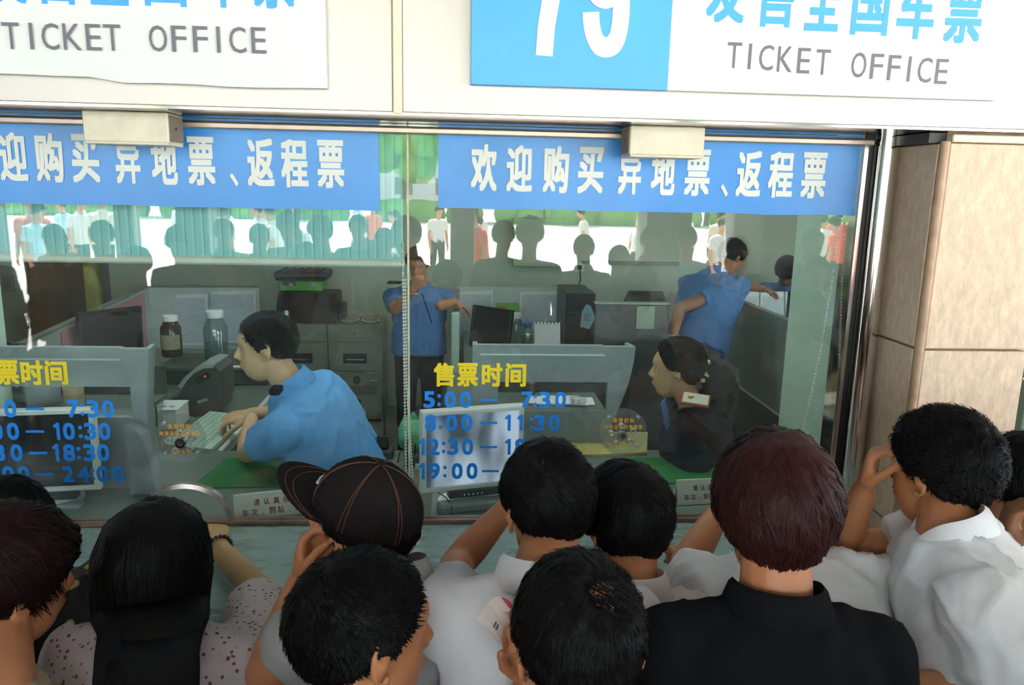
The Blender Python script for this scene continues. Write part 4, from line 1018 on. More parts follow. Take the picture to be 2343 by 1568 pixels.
q = [P(452, 917), P(474, 911), P(475, 917), P(453, 924)]; obj('name_label', G().prism(q, 'y', Yp - .003, Yp), GREYP, t)
p = at(388, 945, 1.05); t = thing('paper_box', 'small white cardboard box between housing and ticket printer', 'box')
rbox('carton', (p[0] - .06, .98, ZD + .001), (p[0] + .055, 1.13, ZD + .085), WHITEP, t); rbox('lid_flap', (p[0] - .062, .978, ZD + .086), (p[0] + .057, 1.132, ZD + .090), WHITEP, t, .001)
for dx in (-.015, .02): rbox('print_mark', (p[0] + dx - .01, 1.02, ZD + .0902), (p[0] + dx + .012, 1.035, ZD + .0906), INK_GREY, t, 0)
p = at(355, 900, .90); g = G(); g.loft([[(at(352, 905, .74)[0], .74, z), (at(352, 905, .74)[0] + .008, .74, z), (at(366, 850, 1.1)[0] + .008, 1.10, z), (at(366, 850, 1.1)[0], 1.10, z)] for z in (ZD + .001, ZD + .21)])
tag(obj('acrylic_divider', g, mat('green_acrylic', (.20, .34, .31), .2)), 'green acrylic divider plate leaning beside the grey left housing', 'divider')
# cup / tape roll and jar inside the left housing
p = at(172, 938, .46); zsh = at(0, 956, .33)[2]
t = thing('mug', 'tan paper mug on the shelf inside the left housing', 'mug'); g = G()
zz = max(zsh, p[2])
g.lathe([(.024, 0), (.030, .0), (.034, .075), (.031, .075), (.027, .006), (.0, .006)], (p[0], .46, zsh + .001), 24); obj('cup', g, mat('mug_tan', (.50, .42, .26), .5, var=.08), t, auto=40)
obj('band', G().lathe([(.0315, .030), (.0335, .032), (.0340, .05), (.0325, .05)], (p[0], .46, zsh + .001), 24), mat('mug_band', (.38, .30, .16), .5), t)
p = at(100, 930, .5); t = thing('storage_tin', 'grey tin standing inside the left housing', 'tin'); g = G(); g.lathe([(.055, 0), (.058, .004), (.058, .09), (.055, .094)], (p[0], .5, zsh + .001), 24); obj('can', g, GREYP, t, auto=40); obj('rim', G().lathe([(.058, .088), (.061, .089), (.061, .095), (.056, .096)], (p[0], .5, zsh + .001), 24), STEEL, t)
p = at(55, 930, .52); t = thing('crumpled_bag', 'crumpled clear bag inside the left housing', 'bag'); g = G(); g.ball((p[0], .52, zsh + .035), (.04, .03, .034), 14, 10); obj('pouch', folds(g.mesh('pouch'), .012, 40, 2), GLASSW, t); obj('tie', G().tube([(p[0] - .01, .50, zsh + .06), (p[0] + .01, .51, zsh + .075)], .004, 6), WHITEP, t)
# right housing contents
zsr = at(1250, 942, .78)[2]
p = at(1240, 905, .95); t = thing('paper_stack', 'pile of loose papers on the shelf of the right housing', 'papers')
for k in range(5):
    a = rng.uniform(-.25, .25); c0 = np.array([at(1285, 930, .93)[0] + rng.normal()*.02, .93 + rng.normal()*.015]); u = np.array([math.cos(a), math.sin(a)]); v = np.array([-u[1], u[0]])
    obj('sheet', G().prism([tuple(c0 - u*.105 - v*.06), tuple(c0 + u*.105 - v*.06), tuple(c0 + u*.105 + v*.06), tuple(c0 - u*.105 + v*.06)], 'z', zsr + .001 + .002*k, zsr + .0026 + .002*k), PAPER, t)
p = at(1322, 925, .86); t = thing('tape_dispenser', 'small clear tape dispenser at the right end of the housing shelf', 'dispenser'); obj('body', G().box((p[0] - .035, .84, zsr + .0125), (p[0] + .035, .87, zsr + .045), .008), GLASSW, t); obj('roll', G().lathe([(.012, 0), (.018, 0), (.018, .02), (.012, .02)], (p[0] - .01, .855, zsr + .016), 16), WHITEP, t)
p = at(1232, 915, .96); t = thing('glue_bottle', 'small dark bottle with pale cap inside the right housing', 'bottle'); obj('flask', G().lathe([(.02, 0), (.022, .003), (.022, .06), (.01, .07)], (p[0] - .03, 1.02, zsr + .001), 16), mat('bottle_brown', (.10, .07, .05), .3), t, auto=40); obj('cap', G().lathe([(.011, .07), (.011, .088), (.008, .09)], (p[0] - .03, 1.02, zsr + .001), 14), WHITEP, t)

# ---- raised dark side cabinet with jars (left)
zq = 1.15
t = thing('side_cabinet', 'low dark cabinet behind the ticket printer carrying two jars', 'cabinet')
rbox('carcass', (-1.53, 1.74, ZD + .002), (-.99, 2.04, zq - .018), DESKD, t); rbox('top', (-1.55, 1.70, zq - .018), (-.96, 2.06, zq), DARKP, t)
rbox('door', (-1.50, 1.732, ZD + .012), (-1.26, 1.74, zq - .026), DARKP, t, .002); rbox('door', (-1.25, 1.732, ZD + .012), (-1.01, 1.74, zq - .026), DARKP, t, .002)
def jar(label, px, py, Y, z, r, h, lidm, fill, fillm, group=None, glass=GLASSW, neck=.62):
    t = thing('jar', label, 'jar', group); p = at(px, py, Y); c = (p[0], Y, z + .001)
    obj('glass_body', G().lathe([(r*.9, 0), (r, .008), (r, h*.70), (r*.72, h*.82), (r*.66, h*.88), (r*.60, h*.88), (r*.66, h*.80), (r*.95, h*.68), (r*.95, .012), (0.001, .010)], c, 28), glass, t, auto=40)
    obj('contents', G().lathe([(r*.92, .013), (r*.92, h*fill), (.001, h*fill)], c, 24), fillm, t, auto=40)
    obj('lid', G().lathe([(r*.70, h*.86), (r*.74, h*.87), (r*.74, h*.99), (r*.68, h)], c, 24), lidm, t, auto=40)
    return t
j = jar('brown jar with cream lid and paper label on the dark cabinet', 391, 760, 1.98, zq, .054, .225, WHITEP, .66, mat('coffee', (.05, .03, .02), .5), 'jars on the dark cabinet', glass=mat('jar_brown', (.06, .04, .03), .15))
p = at(391, 760, 1.98); g = G(); g.loft([[(p[0] + .0555*math.cos(a), 1.98 + .0555*math.sin(a), zq + z) for a in np.linspace(math.radians(200), math.radians(340), 16)] + [(p[0] + .0545*math.cos(a), 1.98 + .0545*math.sin(a), zq + z) for a in np.linspace(math.radians(340), math.radians(200), 16)] for z in (.045, .125)]); obj('paper_label', g, mat('label_tan', (.42, .36, .26), .6, var=.2, vscale=60), j)
jar('clear glass bottle half full of water on the dark cabinet', 493, 760, 1.80, zq, .060, .285, WHITEP, .40, glass_mat('water', tint=(.72, .80, .80), f0=.03, dust=.03), 'jars on the dark cabinet')
for dx, dy in ((-1.42, 1.75), (-1.16, 1.73)):
    pass
t = thing('paper_sheet', 'white paper slip lying at the foot of the water bottle', 'paper'); g = G(); g.prism([(-1.20, 1.715), (-1.00, 1.715), (-1.0, 1.75), (-1.2, 1.76)], 'z', zq + .0005, zq + .002); obj('slip', g, PAPER, t)

# ---- partitions
def wallpanel(t, name, a, b, z0, z1, th, m):
    a, b = np.array(a, float), np.array(b, float); u = unit(b-a); n = np.array([-u[1], u[0]])*th/2
    return obj(name, G().prism([tuple(a-n), tuple(b-n), tuple(b+n), tuple(a+n)], 'z', z0, z1), m, t)
t = thing('partition', 'pale cubicle partition at the back left with charts pinned up', 'partition', 'office partitions')
LA, LB, LC = (-2.36, 2.0), (-2.63, 4.42), (-1.72, 4.50)
wallpanel(t, 'side_panel', LA, LB, .02, 1.20, .045, PANELW); wallpanel(t, 'back_panel', LB, LC, .02, 1.20, .045, PANELW)
wallpanel(t, 'top_rail', LA, LB, 1.20, 1.212, .05, GREYP2); wallpanel(t, 'top_rail', LB, LC, 1.20, 1.212, .05, GREYP2)
def pinned(label, name, pxq, Y, m, cat, group=None, rule=None):
    P = [at(*q, Y) for q in pxq]; g = G(); g.prism([(q[0], q[2]) for q in P], 'y', Y - .002, Y); t = thing(name, label, cat, group); obj('sheet', g, m, t)
    xs = [q[0] for q in P]; zs = [q[2] for q in P]
    obj('ruled_table', G().box((min(xs) + .02, Y - .0032, min(zs) + .02), (max(xs) - .02, Y - .0022, max(zs) - .04)), PAPERB, t)
    return t
pinned('large tabular chart pinned beside the brown jar on the back-left partition', 'wall_chart', [(398, 675), (475, 672), (475, 790), (398, 790)], 4.42, PAPER, 'chart', 'charts pinned to partitions')
pinned('tabular chart pinned behind the blue-shirted clerk, right end of the left partition', 'wall_chart', [(482, 668), (585, 664), (585, 785), (482, 785)], 4.43, PAPER, 'chart', 'charts pinned to partitions')
t = thing('wall_poster', 'pink-bordered poster on the left cubicle side partition', 'poster'); a, b = np.array(LA), np.array(LB); u = unit(b-a); n = np.array([u[1], -u[0]])*.0245
def strip(nm, s0, s1, z0, z1, m, k):
    p0, p1 = a + u*s0 + n*k, a + u*s1 + n*k; q = n*.08; obj(nm, G().prism([tuple(p0), tuple(p1), tuple(p1+q), tuple(p0+q)], 'z', z0, z1), m, t)
strip('sheet', .5, 2.2, .62, 1.17, PAPERB, 1.0)
for z0, z1 in ((1.10, 1.18), (.60, .68)): strip('border', .48, 2.25, z0, z1, PINK, 1.12)
for s0 in (.48, 2.05): strip('border', s0, s0 + .2, .6, 1.18, PINK, 1.13)
# black monitor and phone in the left cubicle
t = thing('cubicle_desk', 'desk inside the left cubicle carrying a black monitor', 'desk'); rbox('top', (-2.30, 2.2, .82), (-1.60, 3.6, .85), DESKM, t); rbox('side_panel', (-2.28, 2.24, 0), (-1.62, 2.27, .82), GREYP2, t); rbox('side_panel', (-2.28, 3.53, 0), (-1.62, 3.56, .82), GREYP2, t)
monitor('black monitor leaning against the pink poster in the left cubicle', 253, 762, 2.75, .40, .31, 48, 3, BLACKP, SCREEN, 'black office monitors', zdesk=.85)
p = at(38, 785, 2.0); t = thing('telephone', 'black telephone at the far left above the grey housing', 'telephone'); zt = p[2] - .05
obj('base', G().prism([(p[0] - .09, zt), (p[0] + .10, zt), (p[0] + .09, zt + .04), (p[0] - .09, zt + .07)], 'y', 1.80, 1.95), BLACKP, t)
obj('handset', G().tube([(p[0] - .08, 1.87, zt + .085), (p[0] - .02, 1.87, zt + .092), (p[0] + .07, 1.87, zt + .06)], [.016, .012, .016], 8), BLACKP, t)
t = thing('telephone_table', 'small side table under the black telephone', 'table'); rbox('top', (p[0] - .25, 1.45, zt - .03), (p[0] + .14, 1.97, zt - .001), DESKM, t)
for dx, dy in ((-.22, 1.48), (.09, 1.48), (-.22, 1.93), (.09, 1.93)): rbox('leg', (p[0] + dx, dy, 0), (p[0] + dx + .03, dy + .03, zt - .03), GREYP2, t, .002)
# wall switches at far left
for k, (px, py, lb) in enumerate(((18, 650, 'larger brown-marked switch panel on the back wall, leftmost'), (54, 648, 'small white wall switch next to the door'))):
    p = at(px, py, 4.99); t = thing('wall_switch', lb, 'switch', 'wall switches by the door'); hw = .055 if k == 0 else .035
    rbox('plate', (p[0] - hw, 4.982, p[2] - .07), (p[0] + hw, 5.0, p[2] + .07), WHITEP if k else mat('switch_tan', (.40, .38, .30), .5), t); rbox('rocker', (p[0] - hw*.5, 4.975, p[2] - .03), (p[0] + hw*.5, 4.983, p[2] + .03), GREYP, t)

# ---- two safe cabinets
def safe(label, x0, x1):
    t = thing('safe_cabinet', label, 'safe', 'steel safe cabinets at the back wall'); y0 = 4.46; zt = .885
    rbox('body', (x0, y0, .03), (x1, 4.94, zt), SAFE, t, .008); rbox('plinth', (x0 + .02, y0 + .03, 0), (x1 - .02, 4.92, .03), BLACKP, t, 0)
    d = rbox('drawer', (x0 + .02, y0 - .010, .735), (x1 - .02, y0, .865), SAFE, t); g = G(); g.ball(((x0+x1)/2, y0 - .016, .815), .010, 10, 8); obj('lock', g, STEEL_DK, d)
    d = rbox('door', (x0 + .02, y0 - .010, .475), (x1 - .02, y0, .725), SAFE, t)
    rbox('pull_recess', (x0 + .13, y0 - .0125, .545), (x1 - .13, y0 - .0095, .635), BLACKP, d, .001); rbox('pull_bar', (x0 + .15, y0 - .017, .575), (x1 - .15, y0 - .012, .585), STEEL, d, .001)
    d = rbox('door', (x0 + .02, y0 - .010, .06), (x1 - .02, y0, .465), SAFE, t)
    g = G(); cx = x0 + .245; g.lathe([(.018, 0), (.032, .006), (.034, .02), (.026, .034), (.008, .036)], (0, 0, 0), 20); g.v = [(cx + vx, y0 - .011 - vz, .40 + vy) for vx, vy, vz in g.v]; obj('dial', g, BLACKP, d, auto=40)
    rbox('handle', (x1 - .11, y0 - .03, .385), (x1 - .04, y0 - .012, .395), STEEL, d, .002); rbox('name_plate', (x0 + .18, y0 - .0125, .17), (x0 + .28, y0 - .0095, .22), BLACKP, d, .001)
    rbox('dark_band', (x0 + .10, y0 - .0125, .26), (x1 - .05, y0 - .0095, .34), mat('safe_band', (.13, .15, .12), .5), d, .001)
    return t
safe('grey-green steel safe cabinet, the right one, food bags on top', -1.140, -.675)
safe('grey-green steel safe cabinet, the left one, under the big printer', -1.612, -1.146)
zt = .886
t = thing('dot_matrix_printer', 'bulky black printer on the left safe cabinet', 'printer'); g = G()
g.prism([(4.52, zt), (4.93, zt), (4.93, zt + .24), (4.80, zt + .27), (4.62, zt + .25), (4.52, zt + .14)], 'x', -1.585, -1.08); obj('body', g, BLACKP, t); rbox('paper_slot', (-1.52, 4.60, zt + .252), (-1.15, 4.66, zt + .262), DARKP, t); rbox('knob_cover', (-1.0795, 4.6, zt + .02), (-1.02, 4.85, zt + .15), DARKP, t, .01)
zt2 = zt + .272
t = thing('tool_case', 'bright green case lying on the black printer', 'case'); rbox('shell', (-1.57, 4.60, zt2), (-1.20, 4.90, zt2 + .095), mat('case_green', (.16, .50, .10), .45, var=.1), t, .01)
for x in (-1.49, -1.30): rbox('latch', (x, 4.594, zt2 + .04), (x + .04, 4.601, zt2 + .075), STEEL, t, .001)
rbox('name_label', (-1.545, 4.5985, zt2 + .05), (-1.43, 4.601, zt2 + .085), DARKP, t, 0)
t = thing('paper_tray', 'black slatted tray on top of the green case', 'tray'); z3 = zt2 + .096
rbox('base', (-1.60, 4.58, z3), (-1.17, 4.92, z3 + .02), BLACKP, t); rbox('rim', (-1.61, 4.57, z3 + .02), (-1.16, 4.93, z3 + .075), DARKP, t, .012)
for k in range(6): rbox('slat', (-1.58 + .068*k, 4.575, z3 + .0755), (-1.555 + .068*k, 4.92, z3 + .082), BLACKP, t, 0)
t = thing('speaker_box', 'small black box left of the bulky printer on the safe cabinet', 'box'); p = at(608, 705, 4.7)
rbox('case', (-1.80, 4.58, .79), (-1.63, 4.80, .95), BLACKP, t, .008); rbox('grille', (-1.79, 4.572, .80), (-1.64, 4.58, .94), DARKP, t, .002)
t = thing('side_stand', 'low stand beside the safes under the small black box', 'stand'); rbox('top', (-1.81, 4.55, .76), (-1.62, 4.9, .789), DESKM, t)
for x in (-1.80, -1.66): rbox('leg', (x, 4.57, 0), (x + .025, 4.6, .76), GREYP2, t, .002); rbox('leg', (x, 4.85, 0), (x + .025, 4.88, .76), GREYP2, t, .002)
def food(label, x, y, r):
    t = thing('food_tray', label, 'food', 'food trays on the safe'); z = .886
    obj('dish', G().lathe([(r*.7, .0), (r, .022), (r*.96, .024), (r*.68, .005), (.001, .005)], (x, y, z), 20), WHITEP, t, auto=40)
    g = G(); g.ball((x, y, z + .018), (r*.78, r*.78, .026), 14, 8); obj('fried_noodles', folds(g.mesh('noodles'), .010, 60, x), mat('food_brown', (.45, .24, .05), .6, var=.5, vscale=60), t)
    g = G(); g.ball((x + .01, y, z + .028), (r*.95, r*.9, .036), 14, 8); obj('bag_film', folds(g.mesh('film'), .012, 35, x + 3), glass_mat('film', tint=(.93, .93, .9), f0=.08, dust=.10) if 'film' not in MATS else MATS['film'], t)
food('left food tray in a clear bag on the right safe', -.97, 4.62, .085); food('right food tray in a clear bag on the right safe', -.78, 4.60, .085)
t = thing('water_bottle', 'slim steel water bottle standing before the bulky printer', 'bottle'); p = at(655, 718, 4.48); obj('flask', G().lathe([(.025, 0), (.027, .005), (.027, .10), (.016, .12)], (p[0], 4.49, .886), 16), STEEL, t, auto=40); obj('cap', G().lathe([(.016, .12), (.016, .145), (.01, .148)], (p[0], 4.49, .886), 14), BLACKP, t, auto=40)

# ---- middle cubicle (right bay background)
mx0, mx1 = at(1046, 662, 4.6)[0], at(1292, 662, 4.6)[0]
t = thing('partition', 'pale cubicle partition behind the right housing, papers pinned up', 'partition', 'office partitions')
fe = at(1043, 780, 3.3)
wallpanel(t, 'side_panel', (mx0, 4.6), (fe[0], 3.3), .02, 1.2, .045, PANELG); wallpanel(t, 'back_panel', (mx0, 4.6), (mx1, 4.6), .02, 1.22, .045, PANELW)
obj('end_post', G().box((fe[0] - .035, 3.24, .02), (fe[0] + .025, 3.298, 1.20), .008), mat('panel_edge_green', (.42, .58, .50), .4), t)
pinned('large pale sheet pinned at the left end of the middle partition', 'wall_chart', [(1050, 668), (1128, 664), (1128, 800), (1050, 800)], 4.55, PAPER, 'chart', 'charts pinned to partitions')
pinned('tabular chart pinned right of the green snack box on the middle partition', 'wall_chart', [(1190, 668), (1279, 665), (1279, 760), (1190, 760)], 4.55, PAPER, 'chart', 'charts pinned to partitions')
t = thing('cubicle_desk', 'desk inside the middle cubicle carrying jars and a black monitor', 'desk'); rbox('top', (fe[0] + .06, 3.25, .80), (at(1292, 800, 3.9)[0], 4.5, .83), DESKM, t); rbox('side_panel', (fe[0] + .1, 3.3, 0), (fe[0] + .13, 4.4, .80), GREYP2, t); rbox('side_panel', (.60, 3.3, 0), (.63, 4.4, .80), GREYP2, t)
ZK = .83
p0, p1 = at(1135, 735, 4.3), at(1186, 697, 4.3); t = thing('snack_box', 'green and red snack carton standing before the middle partition', 'carton')
rbox('support_shelf', (p0[0] - .02, 4.2, ZK + .001), (p1[0] + .02, 4.45, p0[2] - .001), GREYP2, t, 0); rbox('carton', (p0[0], 4.24, p0[2]), (p1[0], 4.40, p1[2]), mat('carton_green', (.14, .45, .06), .5), t, .002)
obj('red_print', G().box((p0[0] + .01, 4.2375, p1[2] - .055), (p0[0] + .085, 4.2395, p1[2] - .012), 0), INK_R, t); obj('white_print', G().box((p0[0] + .05, 4.2375, p0[2] + .005), (p1[0] - .012, 4.2395, p0[2] + .05), 0), PAPER, t)
monitor('black monitor seen from its side in the middle cubicle', 1124, 752, 3.45, .38, .32, -42, -8, BLACKP, BLACKP, 'black office monitors', zdesk=ZK)
jar('glass jar with a blue lid in front of the middle cubicle calendar', 1207, 770, 3.5, ZK, .047, .262, mat('lid_blue', (.02, .14, .42), .4), .66, mat('tea', (.20, .17, .07), .4), 'jars in the middle cubicle')
jar('milky plastic jar with pale lid left of the blue-lidded jar', 1180, 765, 3.7, ZK, .055, .30, WHITEP, .5, mat('milky', (.45, .45, .42), .5), 'jars in the middle cubicle')
p0, p1 = at(1222, 792, 3.55), at(1283, 740, 3.55); t = thing('desk_calendar', 'white spiral desk calendar beside the blue-lidded jar', 'calendar')
g = G(); hh = p1[2]; g.loft([[(x, 3.52, ZK + .001), (x, 3.58, hh), (x, 3.586, hh), (x, 3.66, ZK + .001)] for x in (p0[0], p1[0])]); obj('stand', g, PAPER, t)
for k in range(7): obj('ring', G().tube([(p0[0] + .015 + .028*k, 3.57, hh - .012), (p0[0] + .015 + .028*k, 3.583, hh + .008), (p0[0] + .015 + .028*k, 3.596, hh - .012)], .003, 6), BLACKP, t)
# dark rack, bottle, monitor back, chair
x0, x1 = at(1295, 700, 3.9)[0], at(1362, 700, 3.9)[0]
t = thing('equipment_rack', 'black equipment rack to the right of the middle partition', 'rack'); zr = at(1320, 672, 3.9)[2]
rbox('frame', (x0, 3.9, 0), (x1, 4.5, zr), BLACKP, t); rbox('shelf_lip', (x0 + .01, 3.892, zr - .16), (x1 - .01, 3.9, zr - .15), DARKP, t, 0); rbox('front_panel', (x0 + .02, 3.89, .3), (x1 - .02, 3.9, .8), DARKP, t)
t = thing('paper_bag', 'pale blue printed sheet hanging on the black rack', 'paper'); P = [at(*q, 3.86) for q in ((1342, 696), (1352, 700), (1362, 728), (1348, 753), (1327, 748), (1332, 712))]
g = G(); g.prism([(q[0], q[2]) for q in P], 'y', 3.855, 3.862); obj('sheet', g, mat('paper_blue', (.26, .50, .62), .7), t); c = at(1344, 728, 3.855)
for k in range(4): obj('print_line', G().box((c[0] - .03, 3.8525, c[2] - .02 + .016*k), (c[0] + .025, 3.8545, c[2] - .014 + .016*k)), INK_GREY, t)
x0, x1 = at(1362, 740, 2.7)[0], at(1530, 740, 2.7)[0]; zt_ = at(1440, 697, 2.7)[2]
t = thing('partition', 'low dark partition with green top edge behind the woman clerk', 'partition', 'office partitions')
rbox('panel', (x0, 2.70, .02), (x1, 2.74, zt_), DARKP, t); rbox('top_rail', (x0 - .01, 2.69, zt_), (x1 + .005, 2.75, zt_ + .014), GREYP2, t, .002); rbox('notice_sheet', (x1 - .22, 2.694, zt_ - .16), (x1 - .10, 2.699, zt_ - .01), mat('sheet_green', (.20, .30, .22), .6), t, 0)
p = at(1478, 680, 3.3); t = thing('office_chair', 'black office chair behind the dark low partition', 'chair')
g = G(); g.loft([sect((p[0], 3.30 + .03*q, p[2] - .30 + .34*q), np.array([1., 0, 0]), np.array([0, 1., 0]), .13 + .05*math.sin(math.pi*q), .03, 20) for q in np.linspace(0, 1, 8)]); obj('backrest', g, BLACKP, t, smooth=True)
g = G(); g.loft([sect((p[0], 3.52, .52 + .03*q), np.array([1., 0, 0]), np.array([0, 1., 0]), .22, .21, 20) for q in (0, 1, 2)]); obj('seat', g, BLACKP, t)
obj('column', G().tube([(p[0], 3.52, .06), (p[0], 3.52, .52)], .03, 12), BLACKP, t); obj('back_bar', G().tube([(p[0], 3.48, .53), (p[0], 3.30, .56), (p[0], 3.32, p[2] - .2)], .018, 8), BLACKP, t)
for k in range(5):
    a = k*2*math.pi/5; obj('leg', G().tube([(p[0], 3.52, .09), (p[0] + .27*math.cos(a), 3.52 + .27*math.sin(a), .05)], .02, 8), BLACKP, t); g = G(); g.ball((p[0] + .27*math.cos(a), 3.52 + .27*math.sin(a), .026), .026, 10, 8); obj('castor', g, BLACKP, t)
# wall things
p0, p1 = at(1172, 607, 4.99), at(1287, 500, 4.99); t = thing('fuse_box', 'white metal fuse box on the back wall above the middle partition', 'fuse box')
rbox('case', (p0[0], 4.90, p0[2]), (p1[0], 5.0, p1[2]), mat('fuse_enamel', (.52, .60, .46), .5), t, .006); rbox('door', (p0[0] + .015, 4.892, p0[2] + .02), (p1[0] - .015, 4.90, p1[2] - .02), mat('fuse_enamel', (.5, .58, .45), .5), t, .003)
g = G(); g.ball((p1[0] - .04, 4.888, (p0[2]+p1[2])/2), .012, 8, 6); obj('knob', g, STEEL_DK, t)
p0, p1 = at(1332, 600, 4.99), at(1552, 600, 4.99); t = thing('cable_trunking', 'grey cable trunking along the back wall', 'trunking'); rbox('channel', (p0[0], 4.96, p0[2] - .015), (p1[0], 5.0, p0[2] + .015), GREYP2, t, .003); rbox('cover', (p0[0], 4.956, p0[2] - .011), (p1[0], 4.96, p0[2] + .011), PANELG, t, 0)
p = at(1326, 612, 4.98); t = thing('wall_socket', 'wall socket with a hanging cord beside the trunking', 'socket'); rbox('plate', (p[0] - .045, 4.985, p[2] - .04), (p[0] + .045, 5.0, p[2] + .04), WHITEP, t); rbox('plug', (p[0] - .02, 4.955, p[2] - .02), (p[0] + .02, 4.985, p[2] + .02), BLACKP, t)
obj('cord', G().tube([(p[0], 4.95, p[2] - .02), at(1328, 640, 4.94), at(1320, 665, 4.9), at(1310, 690, 4.8)], .006, 6), BLACKP, t)

# ---- right booth
t = thing('partition', 'grey-green partition at the right with the leaning clerk beside it', 'partition', 'office partitions')
wallpanel(t, 'side_panel', (2.14, 2.05), (2.14, 4.00), .66, 1.28, .045, PANELG); wallpanel(t, 'lower_panel', (2.14, 2.05), (2.14, 4.00), .02, .645, .03, DARKP)
wallpanel(t, 'bottom_rail', (2.14, 2.05), (2.14, 4.00), .646, .66, .055, EDGEM); wallpanel(t, 'top_rail', (2.14, 2.05), (2.14, 4.00), 1.28, 1.29, .05, GREYP2)
wallpanel(t, 'back_panel', (2.165, 4.00), (3.4, 4.00), .02, 1.285, .045, PANELW)
for a_, b_, lb in ((1688, 1735, 'left'), (1740, 1792, 'middle'), (1797, 1840, 'right')):
    pinned(f'{lb} one of three tabular sheets on the partition behind the seated clerk', 'wall_chart', [(a_, 668), (b_, 668), (b_, 745), (a_, 745)], 3.965, PAPER, 'chart', 'charts pinned to partitions')
t = thing('cubicle_desk', 'desk behind the right grey-green partition', 'desk'); rbox('top', (2.19, 2.3, .78), (3.3, 3.95, .81), DESKM, t); rbox('side_panel', (3.20, 2.35, 0), (3.23, 3.9, .78), GREYP2, t); rbox('side_panel', (2.21, 2.35, 0), (2.24, 3.9, .78), GREYP2, t)
monitor('black monitor edge peeping out beside the pale green column', 1850, 724, 2.9, .40, .30, -70, 0, BLACKP, SCREEN, 'black office monitors', zdesk=.81)
t = thing('dark_filler', 'black block added to give the darkness behind the woman clerk', 'cabinet'); x0, x1 = at(1440, 820, 2.3)[0], at(1650, 820, 2.3)[0]; zl_ = at(1540, 806, 2.3)[2]  # cabinet-shaped black block added to darken the space behind her
rbox('carcass', (x0, 2.3, .05), (x1, 2.62, zl_), BLACKP, t, .006); rbox('plinth', (x0 + .02, 2.32, 0), (x1 - .02, 2.6, .05), BLACKP, t, 0)
for k in range(2): d = rbox('door', (x0 + .01 + k*(x1-x0)/2, 2.292, .07), (x0 - .01 + (k+1)*(x1-x0)/2, 2.30, zl_ - .02), BLACKP, t, .002); rbox('handle', ((x0+x1)/2 - .05 + .08*k, 2.28, .6), ((x0+x1)/2 - .035 + .08*k, 2.292, .72), STEEL, d, .001)
# yellow board on the right desk
q = [(1288, 988), (1482, 990), (1480, 1036), (1350, 1042), (1320, 1040)]
g = G(); g.prism([tuple(atz(*p, ZD + .01)[:2]) for p in q], 'z', ZD + .0005, ZD + .012); tag(obj('yellow_board', g, mat('board_yellow', (.50, .44, .16), .5, var=.15, vscale=10)), 'yellowish board lying on the desk behind the right speaking disc', 'board')
# radio, green bag, clutter by the pane joint
p = atz(878, 1046, ZD); t = thing('walkie_talkie', 'black radio charger with tall antenna beside the pane joint', 'radio')
obj('charger', G().box((p[0] - .04, p[1] - .03, ZD + .001), (p[0] + .04, p[1] + .04, ZD + .035), .008), BLACKP, t); obj('handset', G().box((p[0] - .025, p[1] - .012, ZD + .035), (p[0] + .02, p[1] + .018, ZD + .09), .006), BLACKP, t)
pt = at(876, 905, p[1]); obj('antenna', G().tube([(p[0] + .005, p[1], ZD + .09), tuple(pt)], [.006, .003], 8), BLACKP, t)
p = atz(925, 1040, ZD); t = thing('plastic_bag', 'green plastic bag beside the pane joint on the right desk', 'bag'); g = G(); g.ball((p[0] + .03, p[1] + .02, ZD + .072), (.052, .05, .07), 18, 14)
obj('bag', folds(g.mesh('bag'), .018, 18, 5), mat('bag_green', (.12, .42, .24), .4, var=.15), t, smooth=True); obj('knot', folds(G().ball((p[0] + .035, p[1] + .02, ZD + .148), (.012, .012, .02), 10, 8).mesh('knot'), .004, 90, 2), MATS['bag_green'], t)
p = atz(945, 1068, ZD); t = thing('desk_clutter', 'small dark connector hub with wires beside the green bag', 'hub'); obj('hub', G().box((p[0] - .03, p[1] - .02, ZD + .001), (p[0] + .03, p[1] + .02, ZD + .045), .006), BLACKP, t)
for k in range(4): obj('wire', G().tube([(p[0] - .02 + .013*k, p[1], ZD + .04), (p[0] - .03 + .02*k, p[1] - .02, ZD + .075 + .01*k), (p[0] - .05 + .03*k, p[1] + .02, ZD + .05), (p[0] - .06 + .035*k, p[1] + .03, ZD + .004)], .003, 6), BLACKP, t)
rbox('label_card', (p[0] + .01, p[1] - .035, ZD + .001), (p[0] + .055, p[1] - .022, ZD + .02), mat('card_green', (.3, .6, .5), .5), t, 0)

# ---- roller blinds and their ball chains
BLIND = mat('blind_fabric', (.30, .60, .62), .6, var=.04, vscale=3)
def blind(label, x0, x1, zb, y):
    t = thing('roller_blind', label, 'blind', 'roller blinds inside the windows'); g = G(); n = 240; top, bot = [], []
    fr = [[(x0 + (x1-x0)*i/n, y + (.0022 if i % 5 == 0 else 0), z) for i in range(n+1)] for z in (zb, ZS - .015)]
    bk = [[(p[0], y + .006, p[2]) for p in r] for r in fr]
    g.loft([fr[0] + bk[0][::-1], fr[1] + bk[1][::-1]]); obj('fabric', g, BLIND, t)
    obj('bottom_bar', G().box((x0 - .004, y - .010, zb - .020), (x1 + .004, y + .016, zb + .004), .006), mat('bar_cream', (.68, .68, .60), .4), t)
    g = G(); g.tube([(x0, y + .02, ZS + .02), (x1, y + .02, ZS + .02)], .022, 14); obj('roller', g, WHITEP, t); return t
blind('teal roller blind half lowered inside the left window', XL + .02, at(922, 588, .09)[0], at(500, 590, .09)[2], .09)
blind('teal roller blind rolled high inside the right window, mostly behind the banner', at(955, 400, .09)[0], 1.14, at(975, 408, .09)[2], .09)
